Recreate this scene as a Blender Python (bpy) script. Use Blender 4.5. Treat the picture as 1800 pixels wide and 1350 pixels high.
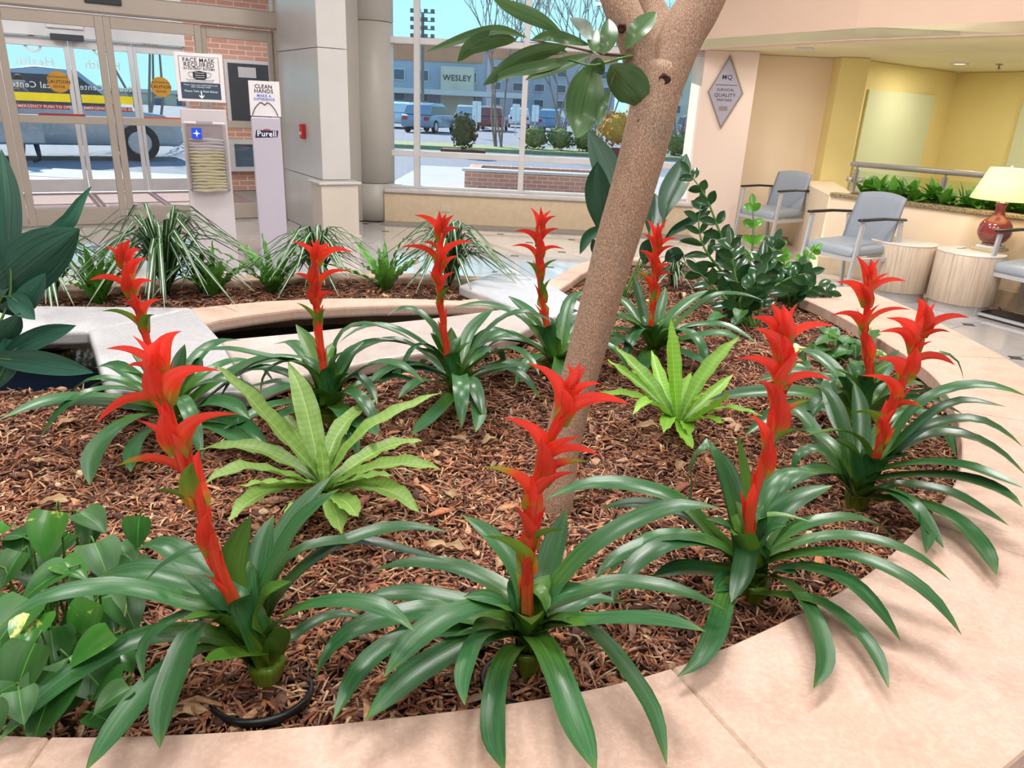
import bpy, bmesh, math, random
import numpy as np
from mathutils import Vector, Matrix
for o in list(bpy.data.objects): bpy.data.objects.remove(o, do_unlink=True)
SC = bpy.context.scene; COL = SC.collection
R = random.Random(7); NR = np.random.default_rng(7)
V3 = lambda *a: np.array(a, float)

# ------------------------------------------------------------------ camera
F, CW, CH, EYE = 1300.0, 1800, 1350, 1.45
_d = V3(-165, 3485, F); _d /= np.linalg.norm(_d); _up = -_d
_fw = V3(0, 0, 1) - _up[2]*_up; _fw /= np.linalg.norm(_fw)
_rt = np.cross(_fw, _up); _rt = _rt if _rt[0] > 0 else -_rt
CM = np.stack([_rt, _fw, _up]); CP = V3(0, 0, EYE)
cam = bpy.data.cameras.new('camera'); cam.lens = 36*F/CW; cam.sensor_width = 36; cam.clip_start = .02; cam.clip_end = 400
co = bpy.data.objects.new('camera', cam); COL.objects.link(co)
_x, _y, _z = CM@V3(1, 0, 0), CM@V3(0, 1, 0), CM@V3(0, 0, 1)
co.matrix_world = Matrix(((_x[0], -_y[0], -_z[0], 0), (_x[1], -_y[1], -_z[1], 0), (_x[2], -_y[2], -_z[2], EYE), (0, 0, 0, 1)))
SC.camera = co
def ray(x, y): return CM@V3((x-CW/2)/F, (y-CH/2)/F, 1)
def atz(x, y, z): r = ray(x, y); return CP+r*((z-EYE)/r[2])
def aty(x, y, Y): r = ray(x, y); return CP+r*(Y/r[1])
def atd(x, y, d): return CP+ray(x, y)*d
def depth(P): return float(_z@(np.asarray(P, float)-CP))
def proj(P):
    c = CM.T@(np.asarray(P, float)-CP); return CW/2+F*c[0]/c[2], CH/2+F*c[1]/c[2]

# ------------------------------------------------------------------ light
W = bpy.data.worlds.new('sky'); SC.world = W; W.use_nodes = True
wn = W.node_tree; wn.nodes.clear()
tc_ = wn.nodes.new('ShaderNodeTexCoord'); sx_ = wn.nodes.new('ShaderNodeSeparateXYZ'); wn.links.new(tc_.outputs['Generated'], sx_.inputs[0])
rp_ = wn.nodes.new('ShaderNodeValToRGB'); wn.links.new(sx_.outputs[2], rp_.inputs[0]); _el = rp_.color_ramp.elements   # clear winter sky, paler towards the horizon
for _p, _c in ((0.0, (.5, .92, 1)), (.12, (.32, .84, 1)), (.4, (.2, .56, .96)), (1.0, (.09, .32, .8))):
    _e1 = _el[0] if _p == 0 else _el[1] if _p == 1 else _el.new(_p); _e1.position = _p; _e1.color = _c+(1,)
bg = wn.nodes.new('ShaderNodeBackground'); bg.inputs[1].default_value = 1.12; wn.links.new(rp_.outputs[0], bg.inputs[0])
wo = wn.nodes.new('ShaderNodeOutputWorld'); wn.links.new(bg.outputs[0], wo.inputs[0])
sl = bpy.data.lights.new('sun', 'SUN'); sl.energy = 6.5; sl.angle = math.radians(.6); sl.color = (1, .93, .82)
so = bpy.data.objects.new('sun', sl); COL.objects.link(so); so.location = (-20, 30, 30)
_e = math.radians(38); _a = math.atan2(.83, -.555)
so.rotation_euler = Vector((math.cos(_a)*math.cos(_e), math.sin(_a)*math.cos(_e), math.sin(_e))).to_track_quat('Z', 'Y').to_euler()
SC.view_settings.view_transform = 'Standard'; SC.view_settings.look = 'None'
SC.view_settings.exposure = 0.2; SC.view_settings.gamma = 1; SC.view_settings.use_curve_mapping = False
CEIL = 4.3
LIGHT_POS = [(-2.6, .6), (-2.6, 4.2), (0, -1.2), (0, 2.4), (0, 6.2), (2.4, .6), (2.2, 4.4), (-2.6, -3), (2.4, -3)]
for i, (x, y) in enumerate(LIGHT_POS):  # area lamps added on the unseen ceiling to fill the room with light
    l = bpy.data.lights.new('added_ceiling_lamp', 'AREA'); l.shape = 'RECTANGLE'; l.size = 1.2; l.size_y = .6; l.energy = 112 if (x, y) == (2.2, 4.4) else 50 if x > 2 and y < 1 else 58 if y < 1 else 88; l.color = (1, .965, .93)
    o = bpy.data.objects.new('added_ceiling_lamp', l); COL.objects.link(o); o.location = (x, y, CEIL-.05)

# ------------------------------------------------------------------ helpers
WL = {}
def reg(o, loc): WL[o.name] = V3(*loc); return o
def empty(name, loc, label=None, cat=None, group=None, kind=None):
    o = bpy.data.objects.new(name, None); COL.objects.link(o); o.location = loc; o.empty_display_size = .1
    reg(o, loc); return tag(o, label, cat, group, kind)
def tag(o, label=None, cat=None, group=None, kind=None):
    if label: o['label'] = label
    if cat: o['category'] = cat
    if group: o['group'] = group
    if kind: o['kind'] = kind
    return o
def obj(name, VF, m, parent=None, smooth=False, uv=None, loc=None, col=None):
    V, Fc = VF; V = np.asarray(V, float).reshape(-1, 3)
    if parent is not None: org = WL[parent.name]
    else: org = V3(*loc) if loc is not None else V3((V[:, 0].min()+V[:, 0].max())/2, (V[:, 1].min()+V[:, 1].max())/2, V[:, 2].min())
    me = bpy.data.meshes.new(name); me.from_pydata((V-org).tolist(), [], [tuple(map(int, f)) for f in Fc])
    if uv is not None:
        L = me.uv_layers.new(name='UVMap'); idx = np.empty(len(me.loops), int); me.loops.foreach_get('vertex_index', idx)
        L.data.foreach_set('uv', np.asarray(uv, float)[idx].ravel())
    if col is not None:
        a = me.color_attributes.new('tint', 'FLOAT_COLOR', 'POINT'); a.data.foreach_set('color', np.asarray(col, float).ravel())
    if smooth: me.polygons.foreach_set('use_smooth', [True]*len(me.polygons))
    me.materials.append(M[m] if isinstance(m, str) else m)
    o = bpy.data.objects.new(name, me); COL.objects.link(o)
    if parent is not None: o.parent = parent; reg(o, org)
    else: o.location = org; reg(o, org)
    me.update(); return o
def struct(name, VF, m, **k): return tag(obj(name, VF, m, **k), kind='structure')
def join(*vfs):
    V = []; Fc = []; n = 0
    for v, f in vfs:
        v = np.asarray(v, float).reshape(-1, 3); V.append(v); Fc += [tuple(int(i)+n for i in q) for q in f]; n += len(v)
    return np.concatenate(V), Fc
BOXC = {}
def box(c, s, rz=0, bev=0.0, seg=1):
    """box centred at c with size s, rotated rz about z"""
    s = tuple(float(a) for a in s); key = (s, bev, seg)
    if key not in BOXC:
        bm = bmesh.new(); bmesh.ops.create_cube(bm, size=1)
        for v in bm.verts: v.co = (v.co.x*s[0], v.co.y*s[1], v.co.z*s[2])
        if bev: bmesh.ops.bevel(bm, geom=list(bm.edges), offset=bev, segments=seg, affect='EDGES', profile=.5)
        bm.verts.index_update(); BOXC[key] = (np.array([v.co[:] for v in bm.verts]), [tuple(v.index for v in f.verts) for f in bm.faces]); bm.free()
    V, Fc = BOXC[key]; cs, sn = math.cos(rz), math.sin(rz)
    return np.stack([V[:, 0]*cs-V[:, 1]*sn, V[:, 0]*sn+V[:, 1]*cs, V[:, 2]], 1)+V3(*c), Fc
def box0(x0, x1, y0, y1, z0, z1, bev=0): return box(((x0+x1)/2, (y0+y1)/2, (z0+z1)/2), (x1-x0, y1-y0, z1-z0), 0, bev)
def beam(p, q, w, h, bev=0, up=(0, 0, 1)):
    """box from p to q, w wide (horizontal), h deep (along up)"""
    p, q = V3(*p), V3(*q); d = q-p; L = np.linalg.norm(d); t = d/L
    u = V3(*up); u = u-(u@t)*t
    if np.linalg.norm(u) < 1e-4: u = V3(0, 1, 0)-t*t[1]
    u /= np.linalg.norm(u); s = np.cross(t, u)
    V, Fc = box((0, 0, 0), (w, L, h), 0, bev)
    return (p+q)/2+V[:, :1]*s+V[:, 1:2]*t+V[:, 2:]*u, Fc
def catmull(P, n):
    P = np.asarray(P, float)
    if len(P) == 2: return P[0]+(P[1]-P[0])*np.linspace(0, 1, n)[:, None]
    Q = np.vstack([2*P[0]-P[1], P, 2*P[-1]-P[-2]])
    d = np.sqrt(np.linalg.norm(np.diff(P, axis=0), axis=1)+1e-9); T = np.concatenate([[0], np.cumsum(d)])/d.sum()
    out = []
    for s in np.linspace(0, 1, n):
        i = min(max(np.searchsorted(T, s, side='right')-1, 0), len(P)-2); t = (s-T[i])/(T[i+1]-T[i])
        a, b, c, e = Q[i], Q[i+1], Q[i+2], Q[i+3]
        out.append(.5*((2*b)+(c-a)*t+(2*a-5*b+4*c-e)*t*t+(-a+3*b-3*c+e)*t**3))
    out = np.array(out)
    # resample by arc length
    l = np.concatenate([[0], np.cumsum(np.linalg.norm(np.diff(out, axis=0), axis=1))]); u = np.linspace(0, l[-1], n)
    return np.stack([np.interp(u, l, out[:, k]) for k in range(3)], 1)
def tube(P, r, ns=8, n=None, cap=True):
    P = np.asarray(P, float); rr = np.atleast_1d(np.asarray(r, float))
    if n:
        m = len(P); P = catmull(P, n)
        rr = np.interp(np.linspace(0, 1, n), np.linspace(0, 1, len(rr)), rr) if len(rr) > 1 else np.full(n, rr[0])
    n = len(P); rr = np.full(n, rr[0]) if len(rr) == 1 else (rr if len(rr) == n else np.interp(np.linspace(0, 1, n), np.linspace(0, 1, len(rr)), rr))
    T = np.gradient(P, axis=0); T /= np.linalg.norm(T, axis=1)[:, None]+1e-12
    u = np.cross(T[0], V3(.31, .95, .1)); u /= np.linalg.norm(u); V = []
    for i in range(n):
        u = u-(u@T[i])*T[i]; u /= np.linalg.norm(u); w = np.cross(T[i], u)
        a = np.arange(ns)*2*math.pi/ns; V.append(P[i]+rr[i]*(np.cos(a)[:, None]*u+np.sin(a)[:, None]*w))
    V = np.concatenate(V); Fc = []
    for i in range(n-1):
        for k in range(ns): Fc.append((i*ns+k, i*ns+(k+1) % ns, (i+1)*ns+(k+1) % ns, (i+1)*ns+k))
    if cap: Fc += [tuple(range(ns))[::-1], tuple((n-1)*ns+k for k in range(ns))]
    return V, Fc
def lathe(prof, c=(0, 0, 0), ns=32, cap=False):
    prof = np.asarray(prof, float); n = len(prof); a = np.arange(ns)*2*math.pi/ns
    V = np.concatenate([np.stack([r*np.cos(a), r*np.sin(a), np.full(ns, z)], 1) for r, z in prof])+V3(*c)
    Fc = [(i*ns+k, i*ns+(k+1) % ns, (i+1)*ns+(k+1) % ns, (i+1)*ns+k) for i in range(n-1) for k in range(ns)]
    if cap: Fc += [tuple(range(ns))[::-1], tuple((n-1)*ns+k for k in range(ns))]
    return V, Fc
def prism(poly, z0, z1):
    poly = [tuple(p[:2]) for p in poly]; n = len(poly)
    ar = sum(poly[i][0]*poly[(i+1) % n][1]-poly[(i+1) % n][0]*poly[i][1] for i in range(n))
    if ar < 0: poly = poly[::-1]
    V = [(x, y, z0) for x, y in poly]+[(x, y, z1) for x, y in poly]
    return np.array(V), [tuple(range(n))[::-1], tuple(range(n, 2*n))]+[(i, (i+1) % n, n+(i+1) % n, n+i) for i in range(n)]
def bevel_vf(VF, off, seg=2, ang=.5):
    bm = bmesh.new(); vs = [bm.verts.new(v) for v in VF[0]]
    for f in VF[1]: bm.faces.new([vs[i] for i in f])
    bm.normal_update()
    es = [e for e in bm.edges if len(e.link_faces) == 2 and e.calc_face_angle(0) > ang]
    bmesh.ops.bevel(bm, geom=es, offset=off, segments=seg, affect='EDGES', profile=.5, clamp_overlap=True)
    bm.verts.index_update(); r = (np.array([v.co[:] for v in bm.verts]), [tuple(v.index for v in f.verts) for f in bm.faces]); bm.free(); return r
def ellipsoid(c, r, ns=16, nr=10):
    p = [(max(1e-4, math.sin(t)), -math.cos(t)) for t in np.linspace(0, math.pi, nr)]
    V, Fc = lathe(p, ns=ns); return V*V3(*r)+V3(*c), Fc
def quad(a, b, c, d): return np.array([a, b, c, d], float), [(0, 1, 2, 3)]
def text(s, size, origin, xdir, m, parent, name='lettering', up=(0, 0, 1), align='CENTER', bold=.0, depth=.0008, mirror=False):
    cu = bpy.data.curves.new(name, 'FONT'); cu.body = s; cu.size = size; cu.align_x = align; cu.align_y = 'CENTER'; cu.offset = bold*size; cu.extrude = depth; cu.resolution_u = 2; cu.space_character = 1.06
    t = bpy.data.objects.new(name, cu); COL.objects.link(t); bpy.context.view_layer.update()
    me = bpy.data.meshes.new_from_object(t.evaluated_get(bpy.context.evaluated_depsgraph_get()))
    V = np.array([v.co[:] for v in me.vertices]).reshape(-1, 3); Fc = [tuple(p.vertices) for p in me.polygons]
    bpy.data.objects.remove(t, do_unlink=True); bpy.data.meshes.remove(me)
    if not len(V): return None
    X = V3(*xdir); X /= np.linalg.norm(X); U = V3(*up); U = U-(U@X)*X; U /= np.linalg.norm(U); N = np.cross(X, U)
    if mirror: V[:, 0] *= -1; Fc = [f[::-1] for f in Fc]
    return obj(name, (V3(*origin)+V[:, :1]*X+V[:, 1:2]*U+V[:, 2:]*N, Fc), m, parent)

# ------------------------------------------------------------------ materials
M = {}
def nodes(name):
    m = bpy.data.materials.new(name); m.use_nodes = True; nt = m.node_tree; M[name] = m
    return m, nt, nt.nodes['Principled BSDF'], nt.nodes['Material Output']
def srgb(c):
    if isinstance(c, str): c = [int(c[i:i+2], 16)/255 for i in (0, 2, 4)]
    return tuple(((x+.055)/1.055)**2.4 if x > .04045 else x/12.92 for x in c)+(1,)
def ramp(nt, stops, fac):
    r = nt.nodes.new('ShaderNodeValToRGB'); e = r.color_ramp.elements
    while len(e) < len(stops): e.new(.5)
    for el, (p, c) in zip(e, stops): el.position = p; el.color = srgb(c)
    nt.links.new(fac, r.inputs[0]); return r.outputs[0]
def noise(nt, scale, detail=4, vec=None, rough=.55, dist=0):
    n = nt.nodes.new('ShaderNodeTexNoise'); n.inputs['Scale'].default_value = scale; n.inputs['Detail'].default_value = detail; n.inputs['Roughness'].default_value = rough; n.inputs['Distortion'].default_value = dist
    if vec is not None: nt.links.new(vec, n.inputs['Vector'])
    return n.outputs['Fac']
def coords(nt, kind='Object', scale=(1, 1, 1), rot=(0, 0, 0)):
    c = nt.nodes.new('ShaderNodeTexCoord'); mp = nt.nodes.new('ShaderNodeMapping'); mp.inputs['Scale'].default_value = scale; mp.inputs['Rotation'].default_value = rot
    nt.links.new(c.outputs[kind], mp.inputs[0]); return mp.outputs[0]
def bump(nt, p, h, strength=.3, dist=.01):
    b = nt.nodes.new('ShaderNodeBump'); b.inputs['Strength'].default_value = strength; b.inputs['Distance'].default_value = dist
    nt.links.new(h, b.inputs['Height']); nt.links.new(b.outputs[0], p.inputs['Normal'])
def mixc(nt, a, b, fac, mode='MIX'):
    x = nt.nodes.new('ShaderNodeMix'); x.data_type = 'RGBA'; x.blend_type = mode
    for s, v in ((x.inputs[0], fac), (x.inputs[6], a), (x.inputs[7], b)):
        if hasattr(v, 'links') or isinstance(v, bpy.types.NodeSocket): nt.links.new(v, s)
        else: s.default_value = v
    return x.outputs[2]
def math_(nt, op, a, b=None):
    x = nt.nodes.new('ShaderNodeMath'); x.operation = op
    for i, v in enumerate((a, b)):
        if v is None: continue
        if isinstance(v, bpy.types.NodeSocket): nt.links.new(v, x.inputs[i])
        else: x.inputs[i].default_value = v
    return x.outputs[0]
def mat(name, c, rough=.5, metal=0, c2=None, ns=8, bmp=0, bs=60, coat=0, scale=(1, 1, 1), spec=.5, emit=0, stops=None, detail=4):
    m, nt, p, out = nodes(name); p.inputs['Roughness'].default_value = rough; p.inputs['Metallic'].default_value = metal
    p.inputs['Coat Weight'].default_value = coat; p.inputs['Coat Roughness'].default_value = .08; p.inputs['Specular IOR Level'].default_value = spec
    co = coords(nt, 'Object', scale)
    c2 = c2 or tuple(x*.93 for x in ([int(c[i:i+2], 16)/255 for i in (0, 2, 4)] if isinstance(c, str) else c))
    col = ramp(nt, stops or [(.3, c), (.7, c2)], noise(nt, ns, detail, co)); nt.links.new(col, p.inputs['Base Color'])
    if bmp: bump(nt, p, noise(nt, bs, 4, co), bmp, .004)
    if emit: nt.links.new(col, p.inputs['Emission Color']); p.inputs['Emission Strength'].default_value = emit
    return m
def leafmat(name, stops, rough=.33, streak=.35, trans=.12, coat=0, midrib=None, su=34, blotch=None, ribs=0):
    m, nt, p, out = nodes(name); p.inputs['Roughness'].default_value = rough; p.inputs['Coat Weight'].default_value = coat
    c = nt.nodes.new('ShaderNodeTexCoord'); sp = nt.nodes.new('ShaderNodeSeparateXYZ'); nt.links.new(c.outputs['UV'], sp.inputs[0])
    col = ramp(nt, stops, sp.outputs[1])
    mp = nt.nodes.new('ShaderNodeMapping'); mp.inputs['Scale'].default_value = (su, 1.6, 1); nt.links.new(c.outputs['UV'], mp.inputs[0])
    s = noise(nt, 1.0, 3, mp.outputs[0]); sr = ramp(nt, [(.35, (1-streak,)*3), (.65, (1, 1, 1))], s)
    col = mixc(nt, col, sr, 1.0, 'MULTIPLY')
    if ribs:
        wv = nt.nodes.new('ShaderNodeTexWave'); wv.bands_direction = 'Y'; wv.inputs['Scale'].default_value = ribs; wv.inputs['Distortion'].default_value = 1.2; nt.links.new(c.outputs['UV'], wv.inputs[0])
        col = mixc(nt, col, ramp(nt, [(.2, (.84, .88, .8)), (.8, (1, 1, 1))], wv.outputs['Fac']), .4, 'MULTIPLY')
    if blotch:
        bl = ramp(nt, [(.56, (0, 0, 0)), (.6, (1, 1, 1))], noise(nt, 5, 5, c.outputs['Object'], .7, 1.5))
        col = mixc(nt, col, srgb(blotch), bl)
    if midrib:
        d = math_(nt, 'ABSOLUTE', math_(nt, 'SUBTRACT', sp.outputs[0], .5)); f = math_(nt, 'LESS_THAN', d, midrib[1]); col = mixc(nt, col, srgb(midrib[0]), f)
    oi = nt.nodes.new('ShaderNodeObjectInfo'); hs = nt.nodes.new('ShaderNodeHueSaturation')
    mr = nt.nodes.new('ShaderNodeMapRange'); mr.inputs[3].default_value = .8; mr.inputs[4].default_value = 1.2; nt.links.new(oi.outputs['Random'], mr.inputs[0]); nt.links.new(mr.outputs[0], hs.inputs['Value'])
    nt.links.new(col, hs.inputs['Color']); col = hs.outputs[0]; nt.links.new(col, p.inputs['Base Color'])
    bump(nt, p, s, .12, .003)
    if trans:
        tr = nt.nodes.new('ShaderNodeBsdfTranslucent'); nt.links.new(col, tr.inputs[0]); mx = nt.nodes.new('ShaderNodeMixShader'); mx.inputs[0].default_value = trans
        nt.links.new(p.outputs[0], mx.inputs[1]); nt.links.new(tr.outputs[0], mx.inputs[2]); nt.links.new(mx.outputs[0], out.inputs[0])
    return m
def glassmat(name, tint=(1, 1, 1), refl=.09, rough=.0):
    m, nt, p, out = nodes(name); nt.nodes.remove(p)
    t = nt.nodes.new('ShaderNodeBsdfTransparent'); t.inputs[0].default_value = tuple(tint)+(1,); g = nt.nodes.new('ShaderNodeBsdfGlossy'); g.inputs['Roughness'].default_value = rough
    fr = nt.nodes.new('ShaderNodeLayerWeight'); fr.inputs[0].default_value = .25; k = math_(nt, 'ADD', math_(nt, 'MULTIPLY', fr.outputs['Fresnel'], .5), refl*.3)
    mx = nt.nodes.new('ShaderNodeMixShader'); nt.links.new(k, mx.inputs[0]); nt.links.new(t.outputs[0], mx.inputs[1]); nt.links.new(g.outputs[0], mx.inputs[2]); nt.links.new(mx.outputs[0], out.inputs[0]); return m

mat('cream', 'e6d0c2', .75, c2='e3ccbd', ns=1.5, bmp=.05, bs=200)
mat('orange_cream', 'eed9bd', .75, c2='ebd4b7', ns=1.5, bmp=.05, bs=200)
mat('yellow', 'ead896', .75, c2='e6d390', ns=1.5)
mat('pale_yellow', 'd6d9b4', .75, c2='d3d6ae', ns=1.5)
mat('bulkhead', 'dcc0ac', .8, c2='d8baa5', ns=1)
mat('ceiling_white', 'e6e0d6', .9, c2='e2dcd2', ns=1)
mat('ceiling_yellow', 'e8dcb4', .85, ns=1)
mat('tile', 'd4d0d0', .1, c2='c6c2c2', ns=6, spec=.9, coat=1, stops=[(.2, 'c2bdbc'), (.5, 'd4d0d0'), (.8, 'cbc6c6')], detail=8)
mat('grout', '8d847c', .6, ns=20)
mat('inset', '4c4a4c', .2, ns=20)
mat('dark_base', '8a8682', .3, c2='7c7874', ns=20)
def stonemat(name, a, b, d, rough=.35):
    m, nt, p, out = nodes(name); p.inputs['Roughness'].default_value = rough; c = coords(nt)
    c1 = ramp(nt, [(.3, a), (.55, b), (.75, a)], noise(nt, 2.2, 7, c, .6, .4)); c2 = ramp(nt, [(.45, d), (.62, (1, 1, 1))], noise(nt, 95, 2, c))
    st = ramp(nt, [(.3, d), (.5, (1, 1, 1))], noise(nt, 9, 8, c, .7))
    col = mixc(nt, mixc(nt, c1, c2, .16, 'MULTIPLY'), st, .22, 'MULTIPLY'); nt.links.new(col, p.inputs['Base Color']); bump(nt, p, noise(nt, 120, 3, c), .08, .002)
stonemat('capstone', 'c0a28e', 'caafa0', 'a98870', .6)
stonemat('marble', 'c4c4c8', 'b9b9be', '928e8e', .3)
stonemat('marble_warm', 'c4b8b2', 'bbaea8', '9a8a80', .32)
stonemat('inner_stone', 'b09a80', 'a58d72', '6a543c', .5)
mat('basin', '1c2436', .5, c2='141a28', ns=5)
mat('water', '0a1420', .05, c2='0c1826', ns=3, bmp=.2, bs=12)
mat('soil', '583a2e', .95, c2='3a241c', ns=60, bmp=1.0, bs=90)
def chipmat():
    m, nt, p, out = nodes('chips'); p.inputs['Roughness'].default_value = .85; a = nt.nodes.new('ShaderNodeAttribute'); a.attribute_name = 'tint'
    n = ramp(nt, [(.3, (.7, .66, .62)), (.7, (1, 1, 1))], noise(nt, 160, 3, coords(nt))); nt.links.new(mixc(nt, a.outputs['Color'], n, 1.0, 'MULTIPLY'), p.inputs['Base Color'])
chipmat()
mat('pot', '15181c', .35, c2='101316', ns=10)
def barkmat():
    m, nt, p, out = nodes('bark'); p.inputs['Roughness'].default_value = .8; c = coords(nt, 'Object', (1, 1, .38))
    big = ramp(nt, [(.3, '8e6a58'), (.5, 'a2806a'), (.72, '8c7868')], noise(nt, 7, 5, coords(nt), .6))
    f = noise(nt, 420, 4, c, .65); fl = ramp(nt, [(.4, '5c4236'), (.5, 'a08470'), (.6, 'e0ccb4')], f)
    nt.links.new(mixc(nt, big, fl, .4), p.inputs['Base Color']); bump(nt, p, f, .6, .004)
barkmat()
mat('knot', '4a2c20', .9, c2='2e1a12', ns=60, bmp=.6, bs=150)
G1 = [(0, '86962e'), (.22, '5f9238'), (.5, '3b7440'), (.9, '386e40'), (1, '5a8038')]
leafmat('brom_leaf', G1, .29, .34, .08, .05)
leafmat('brom_leaf_olive', [(0, '8a9a34'), (.4, '5d8a2c'), (1, '4a7a2e')], .3, .2, .15)
leafmat('bract', [(0, '8f9a34'), (.14, 'b8942e'), (.28, 'f4562e'), (.42, 'fb4634'), (1, 'fb433c')], .3, .14, .32)
leafmat('bract_green_tip', [(0, 'b8642c'), (.2, 'e83a20'), (.6, 'ee4428'), (.82, 'a8a838'), (1, '7f9a30')], .38, .12, .2)
leafmat('bract_green', [(0, 'd8602c'), (.25, 'a89a34'), (.5, '74982e'), (1, '5c862c')], .38, .15, .2)
leafmat('stem_red', [(0, '7d8a30'), (.12, 'a8702c'), (.3, 'e44628'), (1, 'ee3626')], .38, .15, .08)
leafmat('fern', [(0, '588634'), (.3, '7ea64a'), (1, '92b85e')], .42, .1, .25, midrib=('a8c470', .02), su=8, ribs=7)
leafmat('fern_bright', [(0, '5c8a22'), (.3, '80bc30'), (1, '9ad04a')], .42, .1, .25, midrib=('a4d45c', .02), su=8, ribs=7)
leafmat('aspidistra', [(0, '1e4a30'), (1, '1f5038')], .3, .35, .06, su=24)
leafmat('aspidistra_teal', [(0, '24544a'), (1, '377460')], .32, .35, .06, su=24)
leafmat('zz_leaf', [(0, '2a5a2c'), (1, '1e4c2c')], .2, .15, .08, .3, su=6)
leafmat('zz_new', [(0, '5a9a2c'), (1, '58a030')], .22, .12, .15, .2, su=6)
leafmat('pothos', [(0, '37722c'), (.6, '2a6026'), (1, '3a742c')], .4, .14, .15, 0, su=6, midrib=('5aa040', .012))
leafmat('pothos_var', [(0, '4a8a30'), (.6, '3a8030'), (1, '4f943a')], .3, .12, .15, .1, su=6, blotch='c8d070')
leafmat('tree_leaf', [(0, '587c44'), (.5, '4a7044'), (1, '547a48')], .32, .15, .18, .1, su=10, midrib=('3a5a24', .018))
leafmat('tree_leaf_pale', [(0, '8a9c90'), (1, '9aaca4')], .4, .1, .2, su=10)
leafmat('spider', [(0, '30602c'), (1, '28582f')], .35, .1, .15, su=4, midrib=('d4dec4', .09))
leafmat('crisp_fern', [(0, '4a8a2c'), (1, '5f9c3c')], .4, .1, .2, su=6)
leafmat('shrub_leaf', [(0, '4a8a2a'), (1, '72b040')], .35, .1, .15, su=6)
leafmat('dry_leaf', [(0, 'a8845c'), (1, 'd8b890')], .7, .25, .1, su=10)
mat('stem_green', '4f7a30', .5, c2='3f6a2a', ns=20)
mat('twig', '5a4432', .8, ns=30)
mat('frame_metal', 'b8aea4', .4, .25, c2='b2a89e', ns=3)
mat('frame_white', 'd8d6d8', .4, .1, ns=3)
mat('panel_white', 'cfcdcc', .22, c2='c8c6c5', ns=2)
mat('panel_cream', 'd2c8bd', .4, c2='ccc2b6', ns=2)
mat('column', 'b9b5ae', .4, c2='b2aea7', ns=2)
mat('sill_stone', 'd6c2a6', .5, c2='cdb697', ns=14, bmp=.05)
mat('sill_top', 'cdc6c4', .25, ns=6)
mat('black', '15171a', .4, ns=10)
mat('charcoal', '2b3440', .5, ns=10)
mat('steel', 'bab4ac', .35, .45, ns=3)
mat('chair_frame', 'c9cacd', .35, .3, ns=3)
mat('chair_vinyl', '949ba6', .45, c2='8d949f', ns=4, bmp=.04, bs=300)
mat('chair_seat', '9ea7af', .45, c2='969fa8', ns=4, bmp=.04, bs=300)
def woodmat():
    m, nt, p, out = nodes('washed_wood'); p.inputs['Roughness'].default_value = .45; c = coords(nt, 'Object', (9, 9, .35))
    n = noise(nt, 7, 6, c, .65, .5); nt.links.new(ramp(nt, [(.3, 'a8927c'), (.5, 'c9b6a2'), (.7, 'd4c4b2')], n), p.inputs['Base Color']); bump(nt, p, n, .1, .002)
woodmat()
mat('table_top', 'd9d3cd', .35, ns=6)
mat('toe_kick', 'b9b6b4', .4, ns=4)
mat('granite', '8a7a62', .25, c2='5c5040', ns=90, stops=[(.35, '4c4234'), (.5, '93825f'), (.65, 'a89a80')])
mat('oxblood', '7a3030', .12, c2='6a2828', ns=3, coat=.6, stops=[(.3, '8c3a34'), (.7, '6e2c30')])
m_, nt_, p_, o_ = nodes('lamp_shade'); p_.inputs['Base Color'].default_value = srgb('f2e8cc'); p_.inputs['Roughness'].default_value = .8
_t = nt_.nodes.new('ShaderNodeBsdfTranslucent'); _t.inputs[0].default_value = srgb('f6ecc8'); _x2 = nt_.nodes.new('ShaderNodeMixShader'); _x2.inputs[0].default_value = .55
nt_.links.new(p_.outputs[0], _x2.inputs[1]); nt_.links.new(_t.outputs[0], _x2.inputs[2]); nt_.links.new(_x2.outputs[0], o_.inputs[0])
mat('stand_white', 'c4bec2', .4, c2='bfb9bd', ns=2)
mat('stand_lilac', 'b4aebc', .45, c2='b0aab8', ns=2)
mat('paper', 'dfdcdf', .5, ns=3)
mat('ink', '1a2030', .5, ns=3)
mat('navy', '34495e', .5, ns=3)
mat('blue_logo', '1450d8', .4, ns=3)
mat('blue_ink', '3a6ac8', .5, ns=3)
mat('logo_navy', '28284e', .4, ns=3)
mat('logo_red', 'd83040', .4, ns=3)
mat('mask_yellow', 'e2dabb', .8, c2='d8cda8', ns=10, bmp=.1, bs=60)
mat('mask_white', 'd5d2d8', .8, c2='cdcad0', ns=10)
mat('decal_gold', 'd09a2c', .5, ns=5)
mat('decal_red', 'a83434', .5, ns=5)
mat('decal_orange', 'e8583a', .5, ns=5)
mat('decal_yellow', 'f0e020', .5, ns=5)
mat('decal_white', 'f4f6f8', .5, ns=5)
mat('exit_red', 'e02828', .5, ns=5)
mat('sign_silver', 'a8a2b0', .35, .2, c2='a49eac', ns=2)
mat('sign_edge', '8e8474', .4, .3, ns=3)
mat('alarm_red', 'c81e20', .35, ns=4)
mat('book', 'c8b890', .6, ns=10)
glassmat('glass', (.96, .985, .99), .1)
glassmat('glass_rail', (.9, .97, .92), .1)
glassmat('plastic_clear', (.93, .93, .95), .5, .08)
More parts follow.
